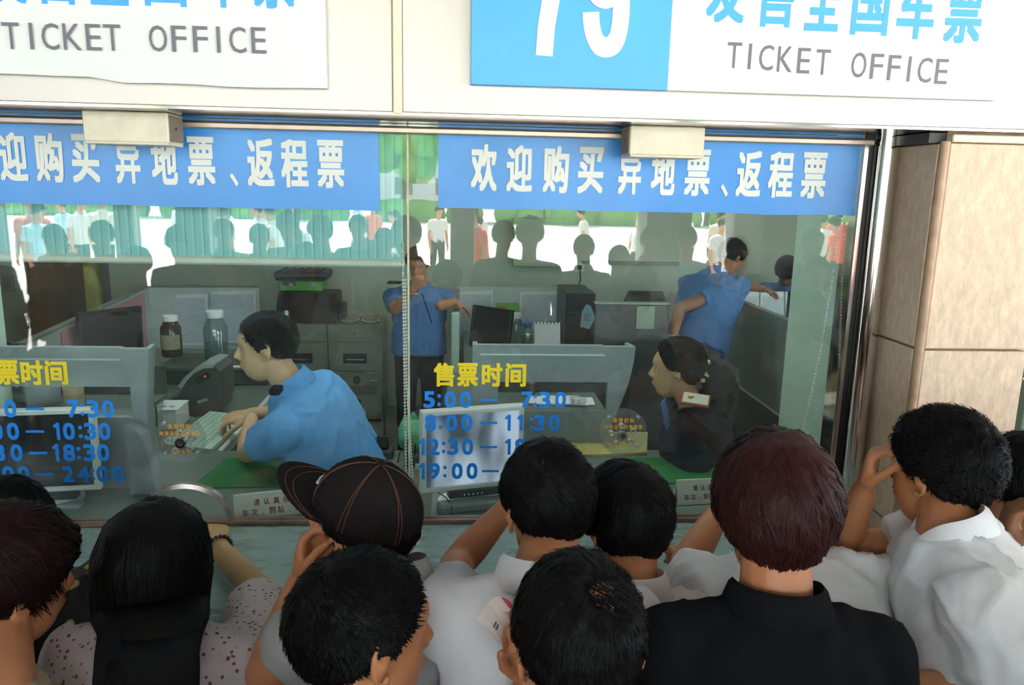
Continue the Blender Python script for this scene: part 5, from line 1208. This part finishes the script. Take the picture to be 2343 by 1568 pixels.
def chain(label, pts, r=.0042, step=.0105):
    t = thing('ball_chain', label, 'chain', 'ball chains of the blinds'); P = [np.array(p, float) for p in pts]; g = G(); cord = []
    seg = [np.linalg.norm(P[i+1]-P[i]) for i in range(len(P)-1)]; L = sum(seg); s_ = 0
    while s_ < L:
        q = s_; i = 0
        while i < len(seg)-1 and q > seg[i]: q -= seg[i]; i += 1
        g.ball(P[i] + (P[i+1]-P[i])*q/seg[i], r, 6, 5); s_ += step
    o = obj('beads', g, mat('bead_white', (.74, .72, .66), .35), t, smooth=True); o['kind'] = 'stuff'
    obj('cord', G().tube(P, .0012, 5), mat('bead_white', (.7, .7, .6), .4), t); return t
chain('white ball chain hanging beside the joint of the two panes', [at(921, 560, .055), at(923, 700, .055), at(926, 900, .055), at(929, 1085, .055), at(936, 1100, .056), at(944, 1090, .06), at(938, 1000, .06), at(930, 880, .06), at(927, 640, .06)])
chain('white ball chain slanting across the pale green column', [at(1926, 470, .045), at(1905, 640, .045), at(1878, 800, .045), at(1838, 985, .045), at(1830, 1040, .045)])
# clerk stools
def stool(label, x, y, z):
    t = thing('clerk_stool', label, 'stool', 'clerk stools'); g = G(); g.lathe([(.17, z - .06), (.20, z - .05), (.20, z - .01), (.17, z)], (x, y, 0), 24); obj('seat', g, BLACKP, t, auto=40)
    obj('column', G().tube([(x, y, .05), (x, y, z - .06)], .028, 12), STEEL, t); obj('foot_ring', G().tube([(x + .17*math.cos(a), y + .17*math.sin(a), .36) for a in np.linspace(0, 2*math.pi, 25)], .01, 6), STEEL, t)
    for k in range(5): a = k*2*math.pi/5; obj('leg', G().tube([(x, y, .09), (x + .26*math.cos(a), y + .26*math.sin(a), .02)], .018, 8), BLACKP, t)
# ================================================================== PEOPLE IN VIEW
def addon(t, name, g, m, parent=None, **k):
    L = np.array(t.location); 
    if isinstance(g, G): g.v = [tuple(np.array(v) - L) for v in g.v]
    return obj(name, g, m, parent or t, **k)
def child(t, nm): return [c for c in t.children if c.name.split('.')[0] == nm][0]
def cloth(name, c, **k): return mat(name, c, .85, var=k.pop('var', .06), vscale=k.pop('vscale', 9), bump=k.pop('bump', .10), bscale=k.pop('bscale', 500), spec=.2 if max(c) > .1 else .05, **k)
C_BLUE = cloth('uniform_blue', (.15, .42, .86)); C_BLUE2 = cloth('uniform_blue_darkened', (.075, .18, .40))  # second blue is darkened to paint in the dim rear of the office
C_NAVY = cloth('uniform_navy', (.010, .012, .022)); C_WHITE = cloth('shirt_white', (.66, .64, .66)); C_WHITE2 = cloth('shirt_bright_white', (.78, .78, .78)); C_PINK = cloth('shirt_pale_pink', (.60, .53, .51))
C_GREY = cloth('shirt_grey', (.30, .28, .28)); C_BLACK = cloth('polo_black', (.008, .008, .009)); C_DARK = cloth('shirt_charcoal', (.03, .028, .028)); C_YEL = cloth('shirt_yellow', (.55, .55, .18)); C_BEIGE = cloth('sleeve_beige', (.36, .30, .20))
def dotted(name, base, dots, scale, size):
    m = mat(name, base, .85, bump=.1, bscale=400); nt = m.node_tree; N, L = nt.nodes, nt.links; b = N['Principled BSDF']
    tc = N.new('ShaderNodeTexCoord'); v = N.new('ShaderNodeTexVoronoi'); v.inputs['Scale'].default_value = scale; L.new(tc.outputs['Object'], v.inputs['Vector'])
    r = N.new('ShaderNodeValToRGB'); r.color_ramp.elements[0].color = (*dots, 1); r.color_ramp.elements[1].color = (*base, 1); r.color_ramp.elements[0].position = size; r.color_ramp.elements[1].position = size + .05
    L.new(v.outputs['Distance'], r.inputs[0]); L.new(r.outputs[0], b.inputs['Base Color']); return m
C_DOTS = dotted('blouse_speckled', (.50, .43, .43), (.20, .06, .06), 66, .22); C_POLKA = dotted('dress_polka', (.006, .006, .006), (.42, .30, .08), 17, .17)

# ---- clerk in the blue shirt
H_ = atd(610, 797, 2.78)
hipM = np.array([-.33, .64, .83]); nbM = np.array([-.615, .545, 1.365])
elb = atz(566, 1036, ZD + .050); wr = at(575, 958, .86)
t = person('clerk in bright blue shirt at the left window, seen in profile, typing', H_, yaw=93, pitch=4, roll=0, byaw=80, hip=hipM, neck=nbM, s=1.0, sh=.20, bulk=1.12,
    arms={'L': dict(elbow=elb, wrist=wr, sleeve=.52, flare=1.18, hand=dict(fwd=(-.9, .15, -.12), palm=(0, 0, -1), side=-1, curl=.55, spread=.3)),
          'R': dict(elbow=(-.66, .98, 1.12), wrist=(-.90, 1.06, 1.10), shift=(0, 0, -.05), sleeve=.7, hand=dict(fwd=(-1, 0, -.1), palm=(0, 0, -1), side=1, curl=.4))},
    shirt=C_BLUE, skin=SKIN_P, hair='crop', hseed=3, whorl=(175, 62), vox=.0048, ratio=.5, fold=.008, foldf=6, sits=.40, hem=.0, collar_stand=.036)
sc = atd(632, 893, 2.63); addon(t, 'epaulette', G().box(sc + np.array([-.018, -.03, -.012]), sc + np.array([.018, .03, .012]), .004), C_NAVY)
stool('stool under the clerk in the blue shirt', hipM[0], hipM[1], .735)

# ---- woman clerk
H_ = atd(1548, 848, 3.08); hipF = H_ + np.array([.22, .06, -.70]); nbF = H_ + np.array([.075, -.005, -.150])
t = person('woman clerk in dark navy uniform with gold hair tie, seen in profile', H_, yaw=66, pitch=2, byaw=62, hip=hipF, neck=nbF, fem=1.0, s=.97, sh=.195, bulk=1.2,
    arms={'L': dict(shift=(0, 0, .045), elbow=H_ + np.array([.06, -.20, -.44]), wrist=H_ + np.array([-.10, -.14, -.40]), sleeve=1.75, hand=dict(palm=(0, 0, -1), fwd=(-1, .1, -.2), curl=.5)),
          'R': dict(elbow=H_ + np.array([.05, .2, -.42]), wrist=H_ + np.array([-.14, .12, -.38]), sleeve=1.75, hand=dict(palm=(0, 0, -1), fwd=(-1, 0, -.1), curl=.4))},
    shirt=C_NAVY, shirt_name='jacket', skin=mat('skin_olive', (.56, .34, .19), .5, var=.06, vscale=18, sss=.12), hair='swept', hseed=5, whorl=(0, 30), vox=.0048, ratio=.5, fold=.006, sits=.34, trousers=C_NAVY, hem=.0)
g = G(); pc = H_ + np.array([.165, -.01, -.035])
g.ball(pc + np.array([-.045, 0, .035]), (.05, .045, .05), 14, 10); g.ball(pc + np.array([.0, 0, -.02]), (.055, .055, .075), 14, 10); g.ball(pc + np.array([.03, 0, -.10]), (.048, .05, .075), 14, 10)
for k in range(60):
    q = unit(rng.normal(size=3))*np.array([.058, .055, .10]); g.ball(pc + q + np.array([.012, 0, -.055]), .013 + .010*rng.random(), 8, 6)
me = voxel_mesh(g, 'ponytail', .005, 3); me.transform(Matrix.Translation(-t.location)); folds(me, .004, 50, 3); obj('ponytail', me, HAIR, t, smooth=True)
g = G()
for k in range(9): g.ball(H_ + np.array([.095 + .016*math.cos(k), -.045 + .008*math.sin(k*2.1), .045 - .010*k*.9]), .010, 8, 6)
addon(t, 'hair_tie', g, mat('hair_tie_gold', (.70, .55, .28), .5), smooth=True)
ep = at(1590, 916, H_[1] - .165); u = np.array([.060, .012, -.012]); v = np.array([.016, .040, .012])
g = G(); 
def slab(c, u, v, n, th):
    n = np.array(n)*th; return [[c - u - v, c + u - v, c + u + v, c - u + v], [c - u - v + n, c + u - v + n, c + u + v + n, c - u + v + n]]
nrm = unit(np.cross(u, v)); eb = addon(t, 'epaulette', G().loft(slab(ep, u, v, nrm, .006)), mat('epaulette_red', (.45, .05, .03), .6))
addon(t, 'epaulette_face', G().loft(slab(ep + nrm*.006, u*.88, v*.80, nrm, .003)), mat('epaulette_silver', (.66, .66, .56), .5), eb)
g = G()
for dx, dy in ((-.010, 0), (.008, .006), (-.002, -.008)): g.ball(ep + nrm*.010 + u*(dx*14 - .35) + v*dy*14, .0055, 8, 6)
addon(t, 'badge', g, mat('badge_gold', (.35, .24, .06), .4, .6), eb)
ct = at(1524, 948, H_[1] - .10); addon(t, 'shirt_front', G().loft(slab(ct, np.array([.012, .02, .004]), np.array([-.014, -.004, .055]), (-.8, -.5, .2), .006)), cloth('shirt_azure', (.10, .30, .75)))
stool('stool under the woman clerk', hipF[0], hipF[1], .53)

# ---- man standing at the back with chopsticks
H_ = atd(957, 607, 5.6); fz = np.array([0, 0, 1.])
t = person('man in blue uniform shirt standing at the back, eating with chopsticks', H_, yaw=172, pitch=14, byaw=180, hip=(H_[0], H_[1] + .06, .93), stature=1.68, sh=.20, bulk=1.12,
    arms={'R': dict(elbow=at(905, 708, H_[1] - .16), wrist=at(946, 664, H_[1] - .28), sleeve=.72, hand=dict(fwd=(.35, -.1, .9), palm=(.5, .8, 0), curl=.95, side=1)),
          'L': dict(elbow=at(1008, 700, H_[1] - .05), wrist=at(1040, 690, 3.35), sleeve=.62, hand=dict(fwd=(.8, .2, -.5), palm=(0, 0, -1), curl=.3))},
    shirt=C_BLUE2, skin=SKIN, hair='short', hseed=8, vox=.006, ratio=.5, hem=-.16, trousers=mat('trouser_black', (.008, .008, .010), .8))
a, b = at(966, 645, H_[1] - .30), at(1003, 645, H_[1] - .30)
tc_ = thing('chopsticks', 'pair of wooden chopsticks held at the mouth of the standing man', 'chopsticks')
for dz in (0, .012): obj('stick', G().tube([a + np.array([0, 0, dz]), b + np.array([0, 0, dz*1.2])], [.003, .002], 6), mat('bamboo', (.45, .33, .16), .5), tc_)
g = G(); wpt = at(946, 668, H_[1] - .275); g.tube([wpt + .036*np.array([math.cos(q), .6*math.sin(q), .35*math.sin(q)]) for q in np.linspace(0, 2*math.pi, 17)], .006, 6); addon(t, 'wristwatch', g, STEEL)
g = G(); g.tube([at(965, 672, H_[1] - .15), at(975, 700, H_[1] - .175), at(988, 740, H_[1] - .16)], .004, 5); addon(t, 'lanyard', g, C_NAVY)
a = at(903, 655, H_[1] - .02); addon(t, 'epaulette', G().box(a + np.array([-.05, -.04, .02]), a + np.array([.05, .04, .034]), .004), C_NAVY)

# ---- clerk leaning over the right partition
H_ = atd(1672, 590, 5.45); hipL = atd(1592, 790, 5.30); nb_ = atd(1640, 628, 5.40)
t = person('clerk in blue shirt with his back turned, leaning over the right partition', H_, yaw=-62, pitch=38, roll=0, byaw=-50, hip=hipL, neck=nb_, stature=1.7, sh=.205, bulk=1.25,
    arms={'L': dict(elbow=atd(1700, 650, 5.6), wrist=atd(1745, 662, 5.7), sleeve=.7, hand=dict(palm=(0, 0, -1))), 'R': dict(elbow=atd(1556, 705, 5.2), wrist=atd(1540, 775, 5.15), sleeve=.62, hand=dict(fwd=(0, 0, -1), palm=(.5, .5, 0)))},
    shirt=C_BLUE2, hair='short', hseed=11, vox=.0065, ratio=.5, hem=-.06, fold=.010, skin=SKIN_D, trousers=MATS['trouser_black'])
g = G(); wpt = atd(1541, 768, 5.15); g.tube([wpt + .034*np.array([math.cos(q), math.sin(q), 0]) for q in np.linspace(0, 2*math.pi, 17)], .008, 6); addon(t, 'wristwatch', g, STEEL)
# ---- seated clerk behind the partition
H_ = np.array([2.50, 4.05, 1.36]); H_ = atd(1800, 622, 6.85)
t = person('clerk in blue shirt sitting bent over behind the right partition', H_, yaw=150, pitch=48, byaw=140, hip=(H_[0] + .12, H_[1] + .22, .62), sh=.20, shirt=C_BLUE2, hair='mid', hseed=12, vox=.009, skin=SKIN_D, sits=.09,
    arms={'L': dict(elbow=(H_[0] + .25, H_[1] - .1, .92), wrist=(H_[0] + .05, H_[1] - .2, .88)), 'R': dict(elbow=atd(1745, 668, 6.7), wrist=(H_[0] - .05, H_[1] - .22, .88))})
t = None
chx = H_[0] + .12; tch = thing('cubicle_chair', 'black chair under the clerk bent over behind the partition', 'chair'); cy = H_[1] + .22
rbox('seat', (chx - .2, cy - .2, .46), (chx + .2, cy + .2, .52), BLACKP, tch, .015); rbox('backrest', (chx - .18, cy + .2, .6), (chx + .18, cy + .23, 1.0), BLACKP, tch, .01)
for dx in (-.18, .16):
    for dy in (-.18, .18): rbox('leg', (chx + dx, cy + dy, 0), (chx + dx + .02, cy + dy + .02, .46), STEEL, tch, .002)
    rbox('back_bar', (chx + dx, cy + .21, .5), (chx + dx + .02, cy + .228, .75), STEEL, tch, .002)
# ---- person in the doorway
xx = at(201, 640, 5.18)[0]
person('person in a yellow shirt half hidden behind the brown open door', (xx, 5.2, 1.50), yaw=60, pitch=5, stature=1.6, shirt=C_YEL, skin=SKIN_P, hair='short', hseed=14, vox=.01, fem=1, sh=.16)

# ================================================================== the queue in front of the glass
def P_(px, py, d): return atd(px, py, d)
# E: white polo, arm on the ledge
H_ = P_(1252, 1168, 1.47); el = P_(1045, 1292, 1.72); wr = P_(1158, 1165, 1.80)
t = person('boy in white polo shirt, bare crown spot, left forearm up on the ledge', H_, yaw=16, pitch=14, byaw=4, hip=H_ + np.array([-.05, -.26, -.60]), neck=P_(1238, 1312, 1.37), sh=.17, s=.98, bulk=.92,
    arms={'L': dict(elbow=el, wrist=wr, sleeve=.42, hand=dict(fwd=wr - el, palm=(.8, 0, .2), curl=.6)), 'R': dict(elbow=P_(1395, 1470, 1.5), wrist=P_(1380, 1400, 1.7), sleeve=.6)},
    shirt=C_WHITE, hair='short', hseed=1, whorl=(200, 58), thin=1.15, thin_r=.13, vox=.006, skin=SKIN, foldf=5, fold=.005)
# F: second boy
H_ = P_(1432, 1210, 1.58)
person('boy in pale pink shirt between the white polo and the black polo', H_, yaw=18, pitch=16, byaw=8, hip=H_ + np.array([-.02, -.24, -.58]), neck=P_(1436, 1345, 1.48), sh=.155, s=.96, bulk=.86,
    arms={'R': dict(elbow=P_(1590, 1440, 1.52), wrist=P_(1570, 1330, 1.75), sleeve=.72), 'L': dict(elbow=P_(1330, 1450, 1.6), wrist=P_(1370, 1330, 1.85))}, shirt=C_PINK, hair='bowl', hseed=2, vox=.0065, fold=.009, foldf=9, stature=1.55)
# C: cap man
H_ = P_(822, 1208, 1.50)
t = person('man in a dark baseball cap with orange stitching, hand at his chin', H_, yaw=64, pitch=-12, byaw=34, hip=H_ + np.array([.07, -.26, -.60]), neck=P_(885, 1318, 1.42), sh=.165, bulk=.92,
    arms={'L': dict(elbow=P_(612, 1540, 1.36), wrist=P_(690, 1330, 1.50), sleeve=.30, hand=dict(fwd=(.15, .15, .9), palm=(.8, -.2, 0), curl=.7)), 'R': dict(elbow=P_(1010, 1480, 1.45), wrist=P_(985, 1380, 1.65))},
    shirt=C_GREY, hair='short', hseed=4, vox=.0055, ratio=.5, skin=SKIN)
Rc = rot(64, -17, 0); Tc = lambda p: H_ + Rc @ np.array(p, float)
g = G(); rings = []
CAPM = cloth('cap_denim', (.016, .013, .013), bump=.2); STITCH = mat('stitch_orange', (.10, .03, .015), .7)
def capr(el, az): return np.array([.0935*math.cos(el)*math.sin(az), -.008 + .110*math.cos(el)*math.cos(az), .046 + .100*math.sin(el)])
for el_ in np.linspace(-.12, math.pi/2 - .02, 14): rings.append([Tc(capr(el_, az)) for az in np.linspace(0, 2*math.pi, 48, endpoint=False)])
crown = addon(t, 'cap_crown', G().loft(rings), CAPM, smooth=True)
for k in range(6):
    az = k*math.pi/3 + .52
    for off in (-.045, .045):
        addon(t, 'cap_seam', G().tube([Tc(capr(e, az + off*(1 - .6*e))*1.0 + np.array([0, 0, .0012])) for e in np.linspace(-.1, 1.5, 12)], .0011, 5), STITCH, crown)
addon(t, 'cap_button', G().ball(Tc((0, -.008, .1475)), .007, 10, 8), CAPM, crown)
rings = []
for s_ in np.linspace(0, 1, 10):
    ring = []
    for az in np.linspace(-1.25, 1.25, 25):
        b0 = capr(-.10, az); ex = .098*math.cos(az)**.8*s_ if math.cos(az) > 0 else 0
        ring.append(Tc((b0[0]*(1 - .02*s_), b0[1] + ex, b0[2] + .012*s_*math.cos(az) - .35*b0[0]**2*4*s_)))
    rings.append(ring)
top = [r for r in rings]; bot = [[p - Rc[:, 2]*.004 for p in r] for r in rings]
n_ = 25; g = G(); vs = [p for r in top for p in r] + [p for r in bot for p in r]; fs = []; o_ = len(top)*n_
for k in range(len(top)-1):
    for i in range(n_-1): a = k*n_+i; fs.append((a, a+1, a+n_+1, a+n_)); fs.append((o_+a, o_+a+n_, o_+a+n_+1, o_+a+1))
for i in range(n_-1): a = (len(top)-1)*n_+i; fs.append((a, a+1, o_+a+1, o_+a))
brim = addon(t, 'cap_brim', g.add(vs, fs), CAPM, smooth=True)
for q in (5, 7): addon(t, 'brim_stitch', G().tube([p + Rc[:, 2]*.001 for p in rings[q]], .0009, 4), STITCH, brim)
bz = [Tc((x, .103 - 8*x*x, .066)) for x in (-.03, -.01, .01, .03)]; addon(t, 'cap_badge', G().tube(bz, .0035, 6), mat('badge_silver', (.5, .5, .5), .4), crown)
# D: short-haired man, face to the right
H_ = P_(832, 1462, 1.13)
t = person('short-haired man in front of the cap wearer, face turned right', H_, yaw=-58, pitch=4, roll=-4, byaw=-20, hip=H_ + np.array([-.06, -.22, -.55]), neck=H_ + np.array([-.035, -.055, -.165]), sh=.19,
    shirt=C_DARK, hair='crop', hseed=6, whorl=(180, 66), vox=.0045, ratio=.5, skin=SKIN, density=1.5, arms={'L': dict(elbow=H_ + np.array([-.30, -.02, -.48]), wrist=H_ + np.array([-.2, .16, -.42])), 'R': dict()})
# G: thinning crown, with a banknote
H_ = P_(1322, 1490, 1.07); nx_ = P_(1175, 1470, 1.16)
t = person('man with thinning crown at the bottom centre, banknote beside his ear', H_, yaw=6, pitch=16, byaw=0, hip=H_ + np.array([0, -.24, -.60]), sh=.185, shirt=C_DARK, hair='short', hseed=9, whorl=(165, 50), thin=1.3, thin_r=.29, vox=.006, skin=SKIN,
    arms={'L': dict(elbow=H_ + np.array([-.17, .08, -.34]), wrist=nx_ + np.array([.035, .03, -.09]), sleeve=.6, hand=dict(fwd=(-.15, .05, .9), palm=(.2, -.9, 0), curl=.85)), 'R': dict()})
nt_ = thing('banknote', 'red and white hundred note held up beside the thinning-haired man', 'banknote')
g = G(); q = [P_(1092, 1418, 1.19), P_(1168, 1376, 1.19), P_(1205, 1452, 1.21), P_(1160, 1492, 1.20)]
rings = []
for i in range(7):
    a_ = i/6; p0 = q[0]*(1-a_) + q[1]*a_; p1 = q[3]*(1-a_) + q[2]*a_; up_ = np.array([0, .02, .010])*math.sin(a_*3.14)
    rings.append([p0 + up_, p1 + up_, p1 + up_ + np.array([0, .0006, 0]), p0 + up_ + np.array([0, .0006, 0])])
obj('note_paper', G().loft(rings), mat('note_paper', (.74, .66, .60), .7), nt_)
def on_note(a_, b_): p0 = q[0]*(1-a_) + q[1]*a_; p1 = q[3]*(1-a_) + q[2]*a_; return p0*(1-b_) + p1*b_ + np.array([0, .02, .010])*math.sin(a_*3.14) + np.array([0, -.0022, .0008])
def patch(nm, cs, m, parent=nt_): P4 = [on_note(*c) for c in cs]; obj(nm, G().loft([P4, [p + np.array([0, .0005, 0]) for p in P4]]), m, parent)
RED = mat('note_red', (.62, .06, .10), .7, var=.3, vscale=80)
patch('red_print', [(.72, .02), (.98, .02), (.98, .32), (.78, .30)], RED); patch('red_print', [(.50, .45), (.98, .40), (.98, .95), (.55, .92)], mat('note_pink', (.66, .30, .28), .7, var=.3, vscale=60)); patch('red_print', [(.62, .60), (.82, .58), (.82, .85), (.62, .86)], RED)
for b_ in (.42, .5): patch('serial_mark', [(.12, b_), (.22, b_), (.22, b_ + .05), (.12, b_ + .05)], INK_GREY)
# H: black polo
H_ = P_(1770, 1185, 1.27)
person('man in black polo shirt with reddish-brown hair, back to the camera', H_, yaw=-4, pitch=8, byaw=-4, hip=H_ + np.array([-.03, -.15, -.74]), neck=H_ + np.array([-.004, -.045, -.118]), sh=.160, bulk=.98, shirt=C_BLACK, hair='mid', hairm=HAIR_RED, hseed=15, whorl=(172, 66), vox=.0055, skin=SKIN, fold=.004, density=1.4, collar_stand=.024)
# I: white shirt hidden behind the black polo
H_ = P_(1800, 1150, 1.76); el = P_(1572, 1288, 1.78); wr = P_(1650, 1165, 1.88)
person('person in bright white shirt mostly hidden behind the black polo man', H_, yaw=0, pitch=22, byaw=-10, hip=H_ + np.array([.0, -.24, -.58]), neck=P_(1812, 1262, 1.64), sh=.19, bulk=1.08, shirt=C_WHITE2, hair='short', hseed=16, vox=.007, skin=SKIN,
    arms={'L': dict(elbow=el, wrist=wr, sleeve=.62, hand=dict(fwd=wr-el, palm=(.8, 0, 0), curl=.6), flare=1.1), 'R': dict(elbow=P_(2010, 1440, 1.66), wrist=P_(1940, 1330, 1.9), sleeve=.7)}, fold=.008, collar=False)
# J: man in white shirt, hand at his face
H_ = P_(2150, 1085, 1.60); wr = P_(1976, 1124, 1.70); el = P_(1922, 1262, 1.76)
t = person('curly-haired man in white shirt leaning at the pier, fist raised to his face', H_, yaw=24, pitch=4, byaw=66, hip=H_ + np.array([.12, -.22, -.62]), neck=P_(2165, 1212, 1.52), sh=.19, bulk=1.12,
    arms={'R': dict(elbow=el, wrist=wr, sleeve=.50, hand=dict(fwd=(.12, -.05, .95), palm=(.75, -.55, .1), curl=.85, side=1, thumb=.4)),
          'L': dict(elbow=P_(2330, 1570, 1.34), wrist=P_(2060, 1575, 1.42), sleeve=.82, flare=1.25, hand=dict(palm=(0, 0, -1)))},
    shirt=C_WHITE2, hair='curly', hseed=17, whorl=(170, 60), vox=.0048, ratio=.5, skin=SKIN, fold=.010, foldf=6, density=1.2, slv_r=1.08)
def patch_on(t, surf, corners, name, m, n=6, off=.004, parent=None):
    """a thin cloth patch sewn onto a surface: its corner points dropped onto the mesh"""
    me = surf.data; L = np.array(t.location); from mathutils.bvhtree import BVHTree
    vs = [v.co.copy() for v in me.vertices]; bv = BVHTree.FromPolygons(vs, [tuple(p.vertices) for p in me.polygons]); o = Vector((CAM - L).tolist()); P = []
    for i in range(n+1):
        for j in range(n+1):
            u, v = i/n, j/n; c = np.array(corners, float); q = (c[0]*(1-u) + c[1]*u)*(1-v) + (c[3]*(1-u) + c[2]*u)*v
            hit = bv.ray_cast(o, Vector(ray(*q).tolist()).normalized())
            if hit[0] is None: return None
            P.append(hit[0] + hit[1]*off)
    K = n+1; bk = [p + (Vector((p - o).to_tuple()).normalized())*(off*1.3) for p in P]; N0 = len(P); fs = []
    for i in range(n):
        for j in range(n): a = i*K+j; fs += [(a, a+1, a+K+1, a+K), (N0+a, N0+a+K, N0+a+K+1, N0+a+1)]
    for i in range(n): fs += [(i, N0+i, N0+i+1, i+1), (n*K+i, n*K+i+1, N0+n*K+i+1, N0+n*K+i), (i*K, (i+1)*K, N0+(i+1)*K, N0+i*K), (i*K+n, N0+i*K+n, N0+(i+1)*K+n, (i+1)*K+n)]
    return obj(name, G().add([p.to_tuple() for p in P] + [p.to_tuple() for p in bk], fs), m, parent or surf)
sf_ = child(t, 'shirt')
patch_on(t, sf_, [(2016, 1402), (2108, 1410), (2106, 1500), (2012, 1496)], 'pocket', C_WHITE2)
# K: far right
H_ = P_(2352, 1135, 1.66)
person('person at the right photo edge, chin resting on the hand', H_, yaw=48, pitch=16, byaw=20, hip=H_ + np.array([.1, -.22, -.60]), sh=.18, shirt=C_GREY, hair='short', hseed=18, vox=.0065, skin=SKIN_D, arms={'L': dict(elbow=P_(2330, 1420, 1.5), wrist=P_(2292, 1262, 1.55), sleeve=.5, hand=dict(fwd=(.1, 0, .9), palm=(.7, -.3, 0), curl=.8)), 'R': dict(elbow=P_(2260, 1290, 1.9), wrist=P_(2200, 1240, 1.95), sleeve=.5)})
# A: far left, brown hair
H_ = P_(18, 1335, 1.36)
person('person with dark brown hair at the left photo edge, neck bared', H_, yaw=-38, pitch=10, byaw=-10, hip=H_ + np.array([-.16, -.20, -.60]), neck=P_(-5, 1550, 1.24), sh=.18, shirt=C_BEIGE, hair='mid', hairm=HAIR_BR, hseed=19, vox=.006, skin=SKIN, whorl=(178, 64), collar=False)
# A0: black dress
H_ = P_(14, 1225, 1.90)
person('person in black dress with gold dots behind the brown-haired one', H_, yaw=-6, pitch=24, byaw=-8, hip=P_(215, 1640, 1.42) * np.array([1, 1, 0]) + np.array([0, 0, .9]), neck=P_(120, 1330, 1.62), sh=.17, fem=1, shirt=C_POLKA, shirt_name='dress', hair='bowl', hseed=21, vox=.008, skin=SKIN, collar=False, trousers=C_BLACK, fold=.007)
# B: woman with long hair, arm on the ledge
H_ = P_(362, 1305, 1.57); el = atz(588, 1348, 1.115); wr = atz(492, 1246, 1.125)
t = person('long-haired woman in speckled blouse, right arm resting on the ledge', H_, yaw=4, pitch=16, byaw=-6, hip=H_ + np.array([.03, -.26, -.52]), neck=P_(385, 1420, 1.46), fem=1, sh=.165, s=.98, stature=1.58,
    arms={'R': dict(elbow=el, wrist=wr, sleeve=.78, hand=dict(fwd=(-.25, .9, .1), palm=(-.2, 0, -1), curl=.6, side=-1)), 'L': dict(elbow=P_(225, 1520, 1.5), wrist=P_(250, 1420, 1.7), sleeve=.7)},
    shirt=C_DOTS, shirt_name='blouse', hair='mid', hseed=25, vox=.0055, ratio=.5, skin=mat('skin_sallow', (.46, .27, .11), .5, var=.08, vscale=18, sss=.12), collar=False, fold=.006)
def hair_fall(t, path, wd, dp, m, n_str=900, seed=0):
    rg = np.random.default_rng(seed); path = [np.array(p, float) for p in path]; g = G(); K = 24
    T_ = np.linspace(0, 1, len(path)); f_ = lambda q: np.array([np.interp(q, T_, [p[i] for p in path]) for i in range(3)])
    w_ = lambda q: np.interp(q, np.linspace(0, 1, len(wd)), wd); d_ = lambda q: np.interp(q, np.linspace(0, 1, len(dp)), dp)
    X, Y_ = np.array([1., 0, 0]), np.array([0, 1., .0])
    g.loft([sect(f_(q), X, Y_, w_(q)*(1 + .06*math.sin(9*q)), d_(q), 28, 2.2) for q in np.linspace(0, 1, K)])
    for i in range(n_str):
        a = rg.uniform(0, 2*math.pi); q0 = rg.uniform(0, .6); q1 = min(1.04, q0 + rg.uniform(.25, .5)); pr = []
        for k in range(6):
            q = q0 + (q1-q0)*k/5; aa = a + .12*math.sin(5*q + i); c = f_(min(q, 1)); r = 1.02 + .05*rg.random()
            pr.append(c + X*w_(q)*math.cos(aa)*r + Y_*d_(q)*math.sin(aa)*r + np.array([0, 0, -.03*max(0, q-1)]))
        vs = []
        for k in range(6): tw = .0013*(1 if k < 5 else .2); sd = np.array([-math.sin(a), math.cos(a), 0]); vs += [pr[k] - sd*tw, pr[k] + sd*tw]
        g.add(vs, [(2*k, 2*k+1, 2*k+3, 2*k+2) for k in range(5)])
    return addon(t, 'long_hair', g, m, smooth=True)
hair_fall(t, [H_ + np.array([0, -.012, .148]), H_ + np.array([0, -.014, .138]), H_ + np.array([0, -.016, .115]), H_ + np.array([0, -.02, .06]), H_ + np.array([0, -.024, .0]), H_ + np.array([-.005, -.035, -.06]), P_(352, 1420, 1.375), P_(348, 1480, 1.315), P_(352, 1540, 1.265), P_(365, 1680, 1.20)], [.02, .05, .080, .103, .106, .104, .090, .072, .068, .055], [.02, .055, .085, .112, .112, .095, .070, .050, .045, .035], HAIR, 2600, 3)
g = G(); wq = wr + (el - wr)*.10; ax = unit(el - wr); u_ = unit(np.cross(ax, (0, 0, 1))); v_ = np.cross(ax, u_)
for k in range(18): a = k*2*math.pi/18; g.ball(wq + .034*(u_*math.cos(a) + v_*math.sin(a)), .006, 8, 6)
br = addon(t, 'bracelet', g, mat('bracelet_beads', (.02, .015, .012), .3), smooth=True); br['kind'] = 'stuff'
s0 = [P_(250, 1450, 1.325), P_(244, 1500, 1.28), P_(240, 1560, 1.25), P_(238, 1640, 1.24)]
addon(t, 'bag_strap', G().loft([[p + np.array([-.020, 0, 0]), p + np.array([.020, 0, 0]), p + np.array([.020, .006, 0]), p + np.array([-.020, .006, 0])] for p in s0]), C_BLACK)
